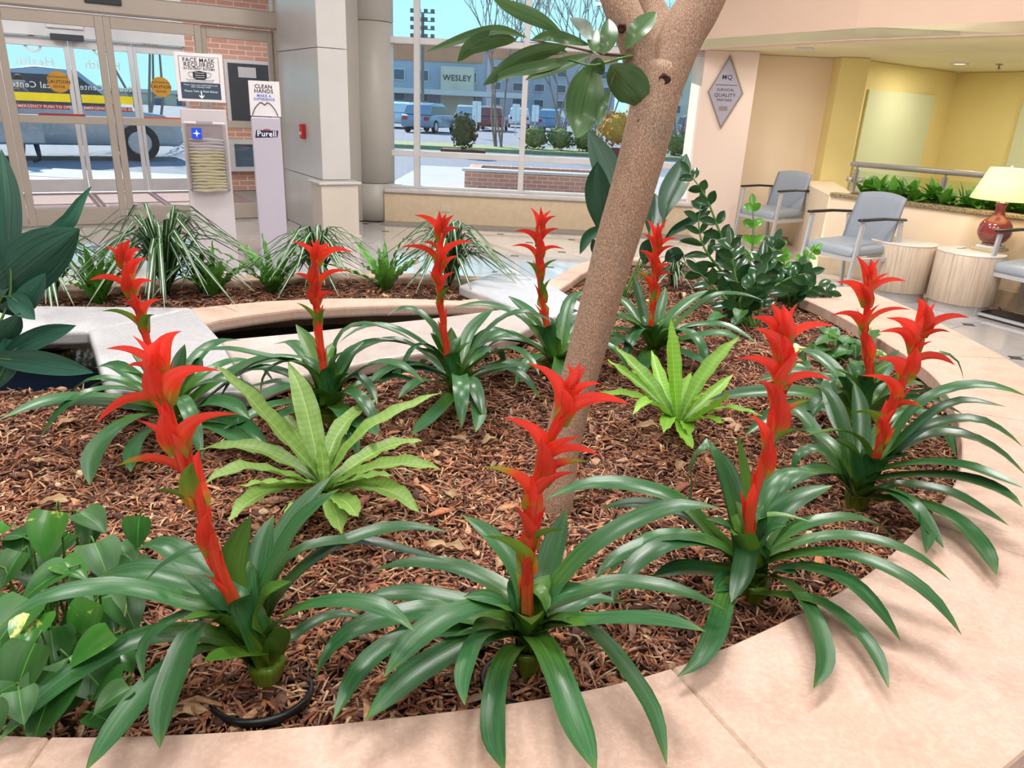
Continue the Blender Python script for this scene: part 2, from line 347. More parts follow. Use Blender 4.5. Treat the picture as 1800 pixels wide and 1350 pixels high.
# outdoors
mat('pavement', 'b9b4b6', .8, c2='aeaaac', ns=1.5)
mat('asphalt', '868894', .85, c2='7c7e8a', ns=3)
mat('brick_paving', '8a6f70', .8, c2='7d6264', ns=6)
mat('grass', '8c9468', .9, c2='a0a47c', ns=8)
mat('fac_blue', 'b4b8c4', .7, c2='acb0be', ns=.5)
mat('fac_tan', 'e0cfb8', .7, ns=.5)
mat('fac_rust', 'e09a74', .7, c2='d48a66', ns=.5)
mat('fac_glass', '4a6478', .15, ns=.5)
mat('fac_trim', 'd8d4d0', .6, ns=.5)
mat('bark_grey', '8a7e78', .9, ns=6)
mat('conifer', '2f4426', .9, c2='4a5c2c', ns=12)
mat('gold_shrub', 'b8862c', .9, c2='d0a040', ns=12)
mat('hedge', '5c6a38', .9, c2='7c8850', ns=12)
mat('terracotta', '7a4a34', .8, ns=6)
mat('tyre', '1c1f24', .8, ns=10)
mat('car_glass', '26303c', .06, ns=1)
for nm, c in (('car_white', 'e6e8ea'), ('car_blue', '7f98b0'), ('car_silver', 'b4bac0'), ('car_red', '8f4640'), ('car_dark', '56606a'), ('car_grey', 'a6b0ba')): mat(nm, c, .25, .2, ns=1, coat=.6)
mat('headlight', 'e8ecf0', .1, ns=1)
mat('jeans', '28304c', .8, ns=30)
mat('jacket', '4c5568', .8, ns=20)
mat('skin', 'b88868', .6, ns=10)
mat('hair', '2a1c14', .7, ns=30)
def brickmat():
    m, nt, p, out = nodes('brick'); p.inputs['Roughness'].default_value = .8; b = nt.nodes.new('ShaderNodeTexBrick'); b.inputs['Scale'].default_value = 1
    b.inputs['Brick Width'].default_value = .21; b.inputs['Row Height'].default_value = .075; b.inputs['Mortar Size'].default_value = .006
    b.inputs['Color1'].default_value = srgb('cf9a86'); b.inputs['Color2'].default_value = srgb('c28a76'); b.inputs['Mortar'].default_value = srgb('d8ccc6')
    nt.links.new(coords(nt, 'Object', (1, 1, 1), (math.radians(90), 0, 0)), b.inputs[0]); nt.links.new(b.outputs[0], p.inputs['Base Color'])
brickmat()

# ================================================================== SETTING
ANG = math.radians(34.5); ux = V3(math.cos(ANG), math.sin(ANG), 0); uy = V3(-math.sin(ANG), math.cos(ANG), 0)
def P2(o, a, b, z=0): return V3(*o)+ux*a+uy*b+V3(0, 0, z)
# ---- floor and its tiles
floor = struct('floor', box0(-9, 9, -7, 13, -.12, -.012), 'grout', loc=(0, 0, 0))
TS = .62
def octo(s, c, z0, z1):
    h = s/2
    return prism([(-h+c, -h), (h-c, -h), (h, -h+c), (h, h-c), (h-c, h), (-h+c, h), (-h, h-c), (-h, -h+c)], z0, z1)
def mesh_of(VF, m):
    me = bpy.data.meshes.new('m'); me.from_pydata(np.asarray(VF[0]).tolist(), [], [tuple(f) for f in VF[1]]); me.materials.append(M[m]); return me
def inst(name, me, parent, loc, rz=0):
    o = bpy.data.objects.new(name, me); COL.objects.link(o); o.parent = parent; o.location = V3(*loc)-WL[parent.name]; o.rotation_euler = (0, 0, rz); return o
tm = mesh_of(octo(TS-.006, .055, -.02, 0), 'tile'); dm = mesh_of(prism([(-.052, 0), (0, -.052), (.052, 0), (0, .052)], -.02, 0), 'inset')
PLC = V3(-.35, 2.9, 0); cand = []
for i in range(-30, 31):
    for j in range(-30, 31):
        p = ux*i*TS+uy*j*TS+V3(.33, .1, 0)
        if abs(p[0]) > 8 or p[1] > 12.6 or p[1] < -5: continue
        if np.linalg.norm(p-PLC) < 1.9: continue
        behind = (p-V3(-4.5, 8.6, 0))@uy > .1 and p[0] < -2.2
        if (p[1] > 9.7 and p[0] > -2.5) or behind: continue
        u, v = proj(p) if p[1] > .6 else (9e9, 0)
        cand.append((0 if -150 < u < 1950 and 300 < v < 1500 else 1, np.linalg.norm(p), tuple(p)))
cand.sort(); rest = []
for k, (_, _, p) in enumerate(cand):
    if k < 290:
        inst('tile', tm, floor, p, ANG)
        inst('tile_inset', dm, floor, V3(*p)+ux*TS/2+uy*TS/2, ANG)
    else:
        V, Fc = octo(TS-.006, .055, -.02, 0); rest.append((V[:, :1]*ux+V[:, 1:2]*uy+V[:, 2:]*V3(0, 0, 1)+V3(*p), Fc))
if rest: tag(obj('tiles', join(*rest), 'tile', floor), kind='stuff')
# ---- ceiling and the room behind the camera
ceil = struct('ceiling', box0(-9, 9, -7, 10.3, CEIL, CEIL+.2), 'ceiling_white')
struct('wall_back', box0(-9, 9, -7.2, -7, 0, CEIL), 'cream'); struct('wall_left', box0(-9.2, -9, -7, 9, 0, CEIL), 'cream'); struct('wall_east', box0(9, 9.2, -7, 13, 0, CEIL), 'cream')
for x, y in LIGHT_POS:  # panel frames for the added fill lamps
    t = empty('added_ceiling_light', (x, y, CEIL-.03), 'added rectangular white fill light panel overhead, out of the picture', 'light', 'added ceiling fill panels')
    obj('housing', join(box((x, y-.32, CEIL-.02), (1.28, .04, .04)), box((x, y+.32, CEIL-.02), (1.28, .04, .04)), box((x-.62, y, CEIL-.02), (.04, .6, .04)), box((x+.62, y, CEIL-.02), (.04, .6, .04))), 'frame_white', t)
    obj('reflector', box((x, y, CEIL-.006), (1.2, .6, .01)), 'ceiling_white', t)

# ---- entrance doors (inner set)
D0, D1 = atz(53, 401, 0), atz(508, 384, 0); dd = (D1-D0)/np.linalg.norm(D1-D0); dn = V3(-dd[1], dd[0], 0); DA = math.atan2(dd[1], dd[0])
def dp(s, z, off=0): return D0+dd*s+dn*off+V3(0, 0, z)
def dbox(s0, s1, z0, z1, o0, o1, bev=0): return box(dp((s0+s1)/2, (z0+z1)/2, (o0+o1)/2), (s1-s0, o1-o0, z1-z0), DA, bev)
def sof(x, y, off=0):
    r = ray(x, y); Pn = D0+dn*off; t = ((Pn-CP)@dn)/(r@dn); q = CP+r*t; return float((q-D0)@dd), float(q[2])
s1 = sof(227, 395)[0]; s2 = sof(384, 389)[0]; s3 = sof(508, 384)[0]; LT = 2.17
RAIL = sof(203, 213)[1]
def leaf_door(n, a, b, off, frame, st=.075, rail=RAIL, top=LT, bot=.2, trail=.12):
    t = empty('door_%d' % n, dp((a+b)/2, 0, off), kind='structure'); w = .045
    obj('stile', dbox(a+.004, a+st, .02, top, off-w/2, off+w/2, .004), frame, t); obj('stile', dbox(b-st, b-.004, .02, top, off-w/2, off+w/2, .004), frame, t)
    obj('top_rail', dbox(a+st, b-st, top-trail, top, off-w/2, off+w/2, .004), frame, t)
    obj('middle_rail', dbox(a+st, b-st, rail-.04, rail+.04, off-w/2, off+w/2, .004), frame, t)
    obj('bottom_rail', dbox(a+st, b-st, .02, bot, off-w/2, off+w/2, .004), frame, t)
    obj('pane', dbox(a+st, b-st, bot, rail-.04, off-.004, off+.004), 'glass', t); obj('pane', dbox(a+st, b-st, rail+.04, top-trail, off-.004, off+.004), 'glass', t)
    return t
doors = [leaf_door(1, -s1*1.02, 0, .0, 'frame_metal'), leaf_door(2, 0, s1, 0, 'frame_metal'), leaf_door(3, s1, s2, 0, 'frame_metal'), leaf_door(4, s2, s3-.06, .05, 'frame_metal', .06)]
hd = struct('trim_1', dbox(-4, s3, LT+.02, LT+.2, -.1, .12, .012), 'frame_metal'); struct('trim_2', dbox(s3-.06, s3+.02, 0, 3.0, -.06, .1, .005), 'frame_metal')
struct('trim_3', dbox(-4, s3, 3.0, 3.1, -.05, .05), 'frame_metal'); struct('wall_entrance', dbox(-6, s3+.6, 3.1, CEIL, -.05, .15), 'panel_white')
struct('wall_entrance_side', dbox(-6, -4, 0, 3.1, -.05, .15), 'panel_white')
tw = empty('window_9', dp(0, LT+.2), kind='structure'); obj('pane', dbox(-4, s3-.06, LT+.2, 3.0, -.004, .004), 'glass', tw)
struct('trim_4', dbox(-4, s3, -.01, .015, -.12, .12), 'steel')
sb = sof(180, 10)[0]; ss = empty('door_sensor', dp(sb, LT+.13, -.12), 'black motion sensor bar on the header above the entrance doors', 'sensor'); obj('sensor_body', dbox(sb-.17, sb+.17, LT+.1, LT+.165, -.135, -.1, .006), 'charcoal', ss)
es = empty('exit_sign', dp(sb, LT+.21, -.1), 'red lettered exit sign above the entrance door sensor', 'sign'); obj('sign_box', dbox(sb-.18, sb+.18, LT+.205, LT+.42, -.1, -.06, .006), 'paper', es); text('EXIT', .19, dp(sb, LT+.31, -.102), dd, 'exit_red', es, bold=.008)
def decal(name, VF, m, parent): return obj(name, VF, m, parent)
def disc(c, r, off, n=32): return [dp(c[0]+r*math.cos(k*2*math.pi/n), c[1]+r*math.sin(k*2*math.pi/n), off) for k in range(n)]
for k, (px, py, dk) in enumerate(((103, 144, 1), (283, 153, 2))):
    s, z = sof(px, py, -.012); t = decal('caution_decal', (np.array(disc((s, z), .105, -.008)), [tuple(range(32))]), 'decal_gold', doors[dk]); WL[t.name] = WL[doors[dk].name]
    text('AUTOMATIC', .03, dp(s, z+.045, -.0095), dd, 'ink', t); text('CAUTION', .046, dp(s, z, -.0095), dd, 'ink', t, bold=.008); text('DOOR', .034, dp(s, z-.048, -.0095), dd, 'ink', t)
for px, py, m, w, dk in ((110, 206, 'decal_red', .47, 1), (290, 212, 'decal_orange', .47, 2)):
    s, z = sof(px, py, -.01); h = .035
    t = obj('push_decal', (np.array([dp(s-w/2, z, -.008), dp(s-w/2+.03, z-h, -.008), dp(s+w/2-.03, z-h, -.008), dp(s+w/2, z, -.008), dp(s+w/2-.03, z+h, -.008), dp(s-w/2+.03, z+h, -.008)]), [(0, 1, 2, 3, 4, 5)]), m, doors[dk])
    text('IN EMERGENCY PUSH TO OPEN', .032, dp(s, z, -.0095), dd, 'decal_white', t, bold=.006)
# ---- vestibule and outer doors
OO = float((atz(130, 320, 0)-D0)@dn); OO = min(max(OO, 2.0), 3.2)
sE = sof(514, 240, OO)[0]+.12
o1 = sof(155, 316, OO)[0]; o2 = sof(258, 300, OO)[0]; o0 = o1-(o2-o1)*1.05; o3 = sof(345, 300, OO)[0]; OT = sof(120, 68, OO)[1]; OR = sof(110, 208, OO)[1]
outer = [leaf_door(5, o0*2-o1, o0, OO, 'frame_white', .06, OR, OT), leaf_door(6, o0, o1, OO, 'frame_white', .06, OR, OT), leaf_door(7, o1, o2, OO, 'frame_white', .06, OR, OT), leaf_door(8, o2, o3, OO, 'frame_white', .05, OR, OT)]
struct('trim_5', dbox(-5, o3, OT+.01, OT+.7, OO-.1, OO+.1), 'frame_white')
struct('wall_vestibule', dbox(-5, sE, CEIL-1.2, CEIL-1.1, .16, OO+.4), 'frame_white'); struct('trim_6', dbox(-5, s3, -.008, .004, .14, OO), 'brick_paving')
bw = struct('wall_brick', dbox(o3, sE, 0, 3.2, OO, OO+.2), 'brick')
struct('wall_vestibule_side', box(dp(sE+.08, 1.6, OO/2+.16), (.16, OO-.16, 3.2), DA), 'panel_white')
a, z1_ = sof(398, 110, OO); b, _ = sof(470, 120, OO); _, z0_ = sof(400, 212, OO)
nb = empty('notice_board', dp((a+b)/2, z0_, OO-.03), 'dark framed notice board on the brick vestibule wall', 'notice board')
obj('frame', dbox(a-.05, b+.05, z0_-.05, z1_+.05, OO-.05, OO-.005, .006), 'frame_white', nb); obj('board', dbox(a, b, z0_, z1_, OO-.058, OO-.05), 'charcoal', nb)
obj('notice', dbox(a+.15, a+.42, z1_-.2, z1_-.05, OO-.062, OO-.058), 'stand_white', nb)
_, z3_ = sof(420, 245, OO); wv = empty('window_8', dp((a+b)/2, .3, OO-.03), kind='structure')
obj('frame', join(dbox(a-.08, a, .3, z3_, OO-.06, OO-.002), dbox(b, b+.08, .3, z3_, OO-.06, OO-.002), dbox(a, b, z3_-.07, z3_, OO-.06, OO-.002), dbox(a, b, .3, .37, OO-.06, OO-.002)), 'frame_white', wv); obj('pane', dbox(a, b, .37, z3_-.07, OO-.03, OO-.02), 'fac_glass', wv)
for (sa, sb2, dk) in ((o0, o1, 1), (o1, o2, 2)):
    T = outer[dk]; zz = sof(110, 172, OO)[1]; w = sb2-sa-.14; c = (sa+sb2)/2
    t = obj('yellow_decal', dbox(sa+.07, sb2-.07, zz-.055, zz+.055, OO-.009, OO-.006), 'decal_yellow', T)
    t = obj('push_decal', dbox(sa+.09, sb2-.09, zz-.155, zz-.095, OO-.009, OO-.006), 'decal_red', T); text('IN EMERGENCY PUSH TO OPEN', .052, dp(c, zz-.125, OO-.0105), dd, 'decal_white', t, bold=.006)
    zt = sof(80, 150, OO)[1]; text('Medical Center', .115, dp(c, zt, OO+.006), dd, 'decal_white', T, mirror=True, bold=.006); text('Health', .16, dp(c, zt+.3, OO+.006), dd, 'decal_white', T, mirror=True, bold=.006)
    rr = [(np.array([dp(c+r*math.cos(k*math.pi/16), zt+.52+r*math.sin(k*math.pi/16), OO+.006) for r in (.075, .11) for k in range(32)]), [(k, (k+1) % 32, 32+(k+1) % 32, 32+k) for k in range(32)])]; obj('ring_emblem', rr[0], 'decal_white', T)
s_, z_ = sof(118, 66, OO-.12); t = empty('door_sensor', dp(s_, z_, OO-.11), 'grey sensor bar above the outer sliding doors', 'sensor'); obj('sensor_body', dbox(s_-.2, s_+.2, z_-.04, z_+.04, OO-.13, OO-.1, .006), 'charcoal', t)
s_, z_ = sof(113, 42, OO-.12); t = empty('exit_sign', dp(s_, z_, OO-.1), 'small white exit sign with red letters in the vestibule', 'sign'); obj('sign_box', dbox(s_-.22, s_+.22, z_-.06, z_+.16, OO-.13, OO-.1, .006), 'paper', t); text('EXIT', .2, dp(s_, z_+.05, OO-.132), dd, 'exit_red', t, bold=.008)

for sv in (0, 2.6):  # unseen lamps added to brighten the vestibule and outer door header
    l = bpy.data.lights.new('added_vestibule_lamp', 'AREA'); l.shape = 'RECTANGLE'; l.size = 1.2; l.size_y = .6; l.energy = 45; l.color = (1, .97, .94); o = bpy.data.objects.new('added_vestibule_lamp', l); COL.objects.link(o); o.location = dp(sv, CEIL-1.24, OO/2)
    t = empty('added_vestibule_light', dp(sv, CEIL-1.24, OO/2), 'added white light panel brightening the vestibule, above the picture', 'light', 'added vestibule fill lights'); obj('housing', join(dbox(sv-.64, sv+.64, CEIL-1.23, CEIL-1.201, OO/2-.34, OO/2-.3), dbox(sv-.64, sv+.64, CEIL-1.23, CEIL-1.201, OO/2+.3, OO/2+.34)), 'frame_white', t)
# ---- pier, pedestal and round column
C1 = V3(-2.02, 8.42, 0)-dd*.13
def cbox(a0, a1, b0, b1, z0, z1, bev=0): return box(C1+dd*(a0+a1)/2+dn*(b0+b1)/2+V3(0, 0, (z0+z1)/2), (a1-a0, b1-b0, z1-z0), DA, bev)
pw = tag(empty('wall_pier', C1), kind='structure')
for z0, z1 in ((0, .62), (.62, 1.95), (1.95, CEIL)): obj('panel', cbox(-.05, .27, 0, 1.5, z0+.003, z1-.003, .004), 'panel_white', pw)
pe = tag(empty('pier_pedestal', C1), kind='structure')  # pedestal box wrapped round the foot of the pier
obj('body', cbox(-.12, .30, -.14, .2, .02, .585, .006), 'panel_cream', pe); obj('top', cbox(-.15, .33, -.17, .22, .585, .615, .008), 'panel_white', pe); obj('base', cbox(-.14, .32, -.16, .21, 0, .03, .004), 'panel_cream', pe)
cc = atz(652, 389, 0)+V3(0, .28, 0); cl = tag(empty('wall_column', cc), kind='structure')
for z0, z1 in ((0, .47), (.475, 2.35), (2.355, CEIL)): obj('shell', lathe([(.25, z0), (.265, z0+.004), (.265, z1-.006), (.25, z1)], (cc[0], cc[1], 0), 48), 'column', cl, True)
lk0, lk1 = C1+dd*.2+dn*.7, cc; struct('wall_link', prism([lk0[:2], lk1[:2], (lk1+dn*.12)[:2], (lk0+dn*.12)[:2]], 0, CEIL), 'column')
al = atz(545, 300, 0); q = C1+dd*(-.055)+dn*.55
fa = empty('fire_alarm', q+V3(0, 0, 1.02), 'small red fire alarm pull box on the white pier', 'alarm'); obj('box', box(q+V3(0, 0, 1.1)-dd*.02, (.04, .1, .16), DA, .006), 'alarm_red', fa); obj('handle', box(q+V3(0, 0, 1.08)-dd*.045, (.012, .07, .03), DA, .003), 'frame_white', fa)

# ---- curtain wall windows
WY = 9.9; SZ = .42
mx = [-1.72, aty(733, 170, WY)[0], aty(922, 170, WY)[0]]; WX = float(aty(1232, 220, 9.9)[0]); mx += [mx[2]+(mx[2]-mx[1]), WX]
zl = [SZ, aty(733, 270, WY)[2], aty(733, 72, WY)[2], 3.35]
struct('wall_sill', box0(-1.75, WX, WY-.2, WY+.12, 0, SZ-.05), 'sill_stone')
st_ = struct('window_sill', box0(-1.75, WX, WY-.24, WY+.12, SZ-.05, SZ, .012), 'sill_top'); struct('baseboard_window', box0(-1.75, WX, WY-.55, WY-.2, 0, .012), 'dark_base')
struct('wall_window_head', box0(-2.3, WX, WY-.1, WY+.12, 3.35, CEIL), 'panel_cream')
for i in range(4):
    t = empty('window_%d' % (i+1), ((mx[i]+mx[i+1])/2, WY, SZ), kind='structure'); f = .035
    obj('mullion', box0(mx[i]-f, mx[i]+f, WY-.05, WY+.07, SZ, 3.35, .004), 'frame_white', t)
    if i == 3: obj('mullion', box0(mx[4]-f, mx[4]+f, WY-.05, WY+.07, SZ, 3.35, .004), 'frame_white', t)
    for k, z in enumerate(zl):
        h = .035 if k not in (0, 3) else .03; obj('transom', box0(mx[i]+f, mx[i+1]-f, WY-.05, WY+.07, max(z-h, SZ), z+h, .004), 'frame_white', t)
    for k in range(3): obj('pane', box0(mx[i]+f, mx[i+1]-f, WY+.0, WY+.008, zl[k]+.03, zl[k+1]-.03), 'glass', t)
q = aty(783, 367, WY-.2); ou = empty('wall_outlet', (q[0], q[1], q[2]-.05), 'beige electrical outlet plate on the stone sill wall', 'outlet'); obj('plate', box((q[0], WY-.205, q[2]), (.12, .01, .08), 0, .003), 'panel_cream', ou); obj('socket', box((q[0], WY-.212, q[2]), (.06, .006, .045), 0, .001), 'sill_stone', ou)

# ---- right-hand walls, bulkhead, low wall
SO = 2.2
Bq = [atz(x, y, SO)[:2] for x, y in ((1240, 85), (1500, 70), (1800, 60))]; Bq = [Bq[0]+(Bq[0]-Bq[1])*.25]+Bq+[Bq[2]+(Bq[2]-Bq[1])*4]
bk = [V3(b[0]+.16, b[1]+.12, 0)[:2] for b in Bq]
struct('wall_bulkhead', prism(list(Bq)+bk[::-1], SO, CEIL), 'bulkhead')
struct('ceiling_low', prism(list(Bq)+[(9, 5), (9, 13), (2.2, 13)], SO+.004, SO+.1), 'ceiling_yellow')
pA, pB = aty(1225, 220, 9.72), aty(1320, 200, 9.55)
struct('wall_pier_right', prism([pA[:2], pB[:2], (pB[0]+.1, 10.6), (pA[0]+.05, 10.6)], 0, SO), 'cream')
rA, rB = aty(1315, 200, 10.0), aty(1480, 200, 10.0); struct('wall_recess', prism([(rA[0]-.2, 10.0), (rB[0]+.1, 10.0), (rB[0]+.1, 10.15), (rA[0]-.2, 10.15)], 0, SO), 'orange_cream')
qA, qB = aty(1461, 205, 9.75), aty(1514, 190, 9.75); struct('wall_pier_far', prism([(qA[0], 9.75), (qB[0], 9.75), (qB[0], 10.4), (qA[0], 10.4)], 0, SO), 'yellow')
W0, W1, W2 = [atz(x, y, SO)[:2] for x, y in ((1537, 108), (1685, 128), (1800, 126))]; W3 = W2+(W2-W1)*3
def wallseg(name, a, b, th, z0, z1, m): 
    a, b = np.asarray(a), np.asarray(b); t = (b-a)/np.linalg.norm(b-a); n = np.array([-t[1], t[0]])*th
    return prism([a, b, b+n, a+n], z0, z1)
w0 = W0-(W1-W0)*.25
struct('wall_stair', wallseg('', w0, W1, .15, -1, SO, 0), 'yellow'); struct('wall_stair_side', wallseg('', W1, W3, .15, -1, SO, 0), 'yellow')
tdir = (W1-W0)/np.linalg.norm(W1-W0); nrm = np.array([tdir[1], -tdir[0]])
def onwall(x, y):
    r = ray(x, y); n3 = V3(nrm[0], nrm[1], 0); t = ((V3(W0[0], W0[1], 0)-CP)@n3)/(r@n3); return CP+r*t
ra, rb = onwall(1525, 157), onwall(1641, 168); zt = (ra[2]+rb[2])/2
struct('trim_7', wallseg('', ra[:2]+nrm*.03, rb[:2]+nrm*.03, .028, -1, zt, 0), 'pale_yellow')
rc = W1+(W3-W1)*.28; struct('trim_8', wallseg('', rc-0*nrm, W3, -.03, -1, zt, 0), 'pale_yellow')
L0, L1 = V3(3.12, 7.7, 0), V3(4.95, 5.55, 0); ld = (L1-L0)/np.linalg.norm(L1-L0); ln = V3(-ld[1], ld[0], 0); ln = ln if ln[0] > 0 else -ln; LA = math.atan2(ld[1], ld[0]); LL = np.linalg.norm(L1-L0); LZ = .8
def lbox(a, b, c, d, z0, z1, bev=0): return box(L0+ld*(a+b)/2+ln*(c+d)/2+V3(0, 0, (z0+z1)/2), (b-a, d-c, z1-z0), LA, bev)
struct('wall_low', lbox(0, LL, 0, .5, 0, LZ-.04), 'orange_cream'); struct('baseboard_low', lbox(0, LL, -.012, 0, 0, .16, .002), 'sill_stone')
struct('trim_9', join(lbox(0, LL, -.03, .09, LZ-.04, LZ, .006), lbox(0, LL, .41, .53, LZ-.04, LZ, .006)), 'granite')
struct('trim_10', lbox(.02, LL, .09, .41, LZ-.04, LZ-.02), 'soil')
struct('wall_low_return', prism([L0[:2]+ln[:2]*.02, (L0+ln*.5)[:2], (3.95, 9.74), (3.5, 9.74)], 0, LZ-.04), 'orange_cream')
# downlight and sprinkler
def downlight(px, py, lab):
    q = atz(px, py, SO); t = empty('downlight', q, lab, 'light')
    obj('trim_ring', lathe([(.1, SO+.003), (.1, SO-.008), (.078, SO-.008), (.075, SO+.002)], (q[0], q[1], 0), 32), 'frame_white', t, True)
    obj('lens', lathe([(.001, SO-.001), (.076, SO-.001)], (q[0], q[1], 0), 32), 'lens', t)
    l = bpy.data.lights.new('downlight_lamp', 'AREA'); l.shape = 'DISK'; l.size = .15; l.energy = 13; l.color = (1, .96, .84); o = bpy.data.objects.new('downlight_lamp', l); COL.objects.link(o); o.location = (q[0], q[1], SO-.02)
mat('lens', 'fff6dc', .5, emit=6, ns=2)
downlight(1687, 112, 'round recessed downlight in the low yellow ceiling'); 
for x, y in ((5.6, 7.2), (6.8, 9.0), (3.0, 8.85)):  # the last, near the recess, is added to brighten the recess wall
    l = bpy.data.lights.new('downlight_lamp', 'AREA'); l.shape = 'DISK'; l.size = .15; l.energy = 7 if x < 4 else 20; l.color = (1, .96, .84); o = bpy.data.objects.new('downlight_lamp', l); COL.objects.link(o); o.location = (x, y, SO-.02)
    t = empty('downlight', (x, y, SO), 'small added downlight brightening the recess wall by the farther grey chair' if x < 4 else 'recessed downlight over the stair beyond the picture edge', 'light', 'stair downlights'); obj('trim_ring', lathe([(.1, SO+.003), (.1, SO-.008), (.078, SO-.008), (.075, SO+.002)], (x, y, 0), 32), 'frame_white', t, True)
q = atz(1757, 113, SO); sp = empty('sprinkler_head', (q[0], q[1], SO-.06), 'small brass sprinkler head hanging from the low ceiling', 'sprinkler'); obj('escutcheon', lathe([(.04, SO+.002), (.04, SO-.006), (.012, SO-.01), (.012, SO-.04), (.02, SO-.045), (.02, SO-.055), (.002, SO-.056)], (q[0], q[1], 0), 20), 'granite', sp, True)
# diamond sign on the right pier
pd = (pB-pA)*V3(1, 1, 0); pd /= np.linalg.norm(pd); pn = V3(pd[1], -pd[0], 0)
r = ray(1275, 163); sc_ = CP+r*(((pA-CP)@pn)/(r@pn)); sw, sh = .21, .42
sg = empty('diamond_sign', sc_-V3(0, 0, sh), 'silver diamond plaque reading surgical quality partner on the cream pier', 'sign')
def dia(k, o): return [sc_+pd*sw*k+pn*o, sc_+V3(0, 0, sh*k)+pn*o, sc_-pd*sw*k+pn*o, sc_-V3(0, 0, sh*k)+pn*o]
def dprism(k, o0, o1): 
    A, B = dia(k, o0), dia(k, o1); return np.array(A+B), [(3, 2, 1, 0), (4, 5, 6, 7)]+[(i, (i+1) % 4, 4+(i+1) % 4, 4+i) for i in range(4)]
obj('backing', dprism(1, .0, .022), 'sign_edge', sg); obj('face', dprism(.9, .022, .026), 'sign_silver', sg)
for s, z, sz in (('MQ', .17, .075), ('SURGICAL', .03, .042), ('QUALITY', -.03, .058), ('PARTNER', -.085, .04)): text(s, sz, sc_+V3(0, 0, z)+pn*.0272, pd, 'ink', sg, bold=.008)
obj('rule', box(sc_+V3(0, 0, .085)+pn*.027, (.25, .002, .006), math.atan2(pd[1], pd[0])), 'ink', sg); obj('rule', box(sc_+V3(0, 0, -.18)+pn*.027, (.1, .002, .05), math.atan2(pd[1], pd[0])), 'sign_edge', sg)
# handrail with glass panels
ho = .62
def lp(a, z, o=ho): return L0+ld*a+ln*o+V3(0, 0, z)
rl = empty('stair_railing', lp(LL/2, LZ), 'brushed steel handrail with glass panels behind the low planter wall', 'railing')
HZ = LZ+.27
def arail(x, y):
    r_ = ray(x, y); P = L0+ln*ho; t = ((P-CP)@ln)/(r_@ln); q = CP+r_*t; return float((q-L0)@ld), float(q[2])
a0, HZ = arail(1497, 288); aend = LL+.6
obj('handrail', tube([lp(a0, HZ), lp(aend, HZ)], .028, 12), 'steel', rl, True)
prev = a0
for x, y in ((1506, 300), (1660, 318), (1830, 340)):
    a = arail(x, y)[0]; p = obj('post', join(beam(lp(a-.012, LZ-.3), lp(a-.012, HZ-.05), .012, .05), beam(lp(a+.012, LZ-.3), lp(a+.012, HZ-.05), .012, .05), beam(lp(a, HZ-.06), lp(a, HZ-.02), .02, .02)), 'steel', rl)
    for s in (-1, 1): obj('clamp', tube([lp(a+s*.025, LZ+.1), lp(a+s*.085, LZ+.1)], [.026, .026], 10), 'steel', p, True)
    if a > prev+.2: obj('glass_panel', join(beam(lp((prev+a)/2, LZ-.3), lp((prev+a)/2, HZ-.07), a-prev-.08, .01, up=tuple(ln))), 'glass_rail', rl)
    prev = a

# ================================================================== PLANTER
CZ = .48; MZ = .405
def wp(L, z=CZ): return [atz(x, y, z)[:2] for x, y in L]
inner = np.array([(-2.55, 2.5), (-2.35, 1.8), (-1.9, 1.28), (-1.35, .98)]+[tuple(p) for p in wp([(-60, 1290), (300, 1290), (550, 1275), (900, 1235), (1160, 1185), (1400, 1080), (1530, 1010), (1600, 940), (1660, 880), (1690, 830), (1690, 760), (1665, 690), (1633, 651), (1551, 598), (1501, 569), (1441, 537)])]+[(1.6, 4.5)])
inner = catmull(np.c_[inner, np.zeros(len(inner))], 110)[:, :2]
for _ in range(6): inner[1:-1] = (inner[:-2]+2*inner[1:-1]+inner[2:])/4
tn = np.gradient(inner, axis=0); tn /= np.linalg.norm(tn, axis=1)[:, None]; nr = np.stack([tn[:, 1], -tn[:, 0]], 1)
wd = np.interp(np.linspace(0, 1, 110), [0, .5, .75, .9, 1], [.43, .43, .44, .5, .6])
outer_c = inner+nr*wd[:, None]
pl = empty('planter', (-.35, 2.9, 0), 'large round stone planter bed with wide beige cap filled with bromeliads', 'planter')
def strip(A, B, z0, z1): 
    poly = list(A)+list(B)[::-1]; n = len(A); V = [(x, y, z0) for x, y in poly]+[(x, y, z1) for x, y in poly]; N = len(poly); Fc = []
    for i in range(n-1):
        j = N-1-i; Fc += [(N+i, N+i+1, N+j-1, N+j), (i, j, j-1, i+1)]
    Fc += [(i, (i+1) % N, N+(i+1) % N, N+i) for i in range(N)]; return np.array(V), Fc
def orient(VF):
    bm = bmesh.new(); vs = [bm.verts.new(v) for v in VF[0]]
    for f in VF[1]: bm.faces.new([vs[i] for i in f])
    bmesh.ops.recalc_face_normals(bm, faces=list(bm.faces)); bm.verts.index_update(); r = (np.array([v.co[:] for v in bm.verts]), [tuple(v.index for v in f.verts) for f in bm.faces]); bm.free(); return r
def nearest(P): return int(np.argmin(np.linalg.norm(inner-np.asarray(P)[:2], axis=1)))
cuts = [0, 16, nearest(atz(130, 1290, CZ)), nearest(atz(1172, 1182, CZ)), nearest(atz(1629, 971-60, CZ)), nearest(atz(1680, 720, CZ)), nearest(atz(1590, 622, CZ)), nearest(atz(1480, 557, CZ)), 109]
cuts = sorted(set(cuts)); cuts.insert(2, (cuts[1]+cuts[2])//2)
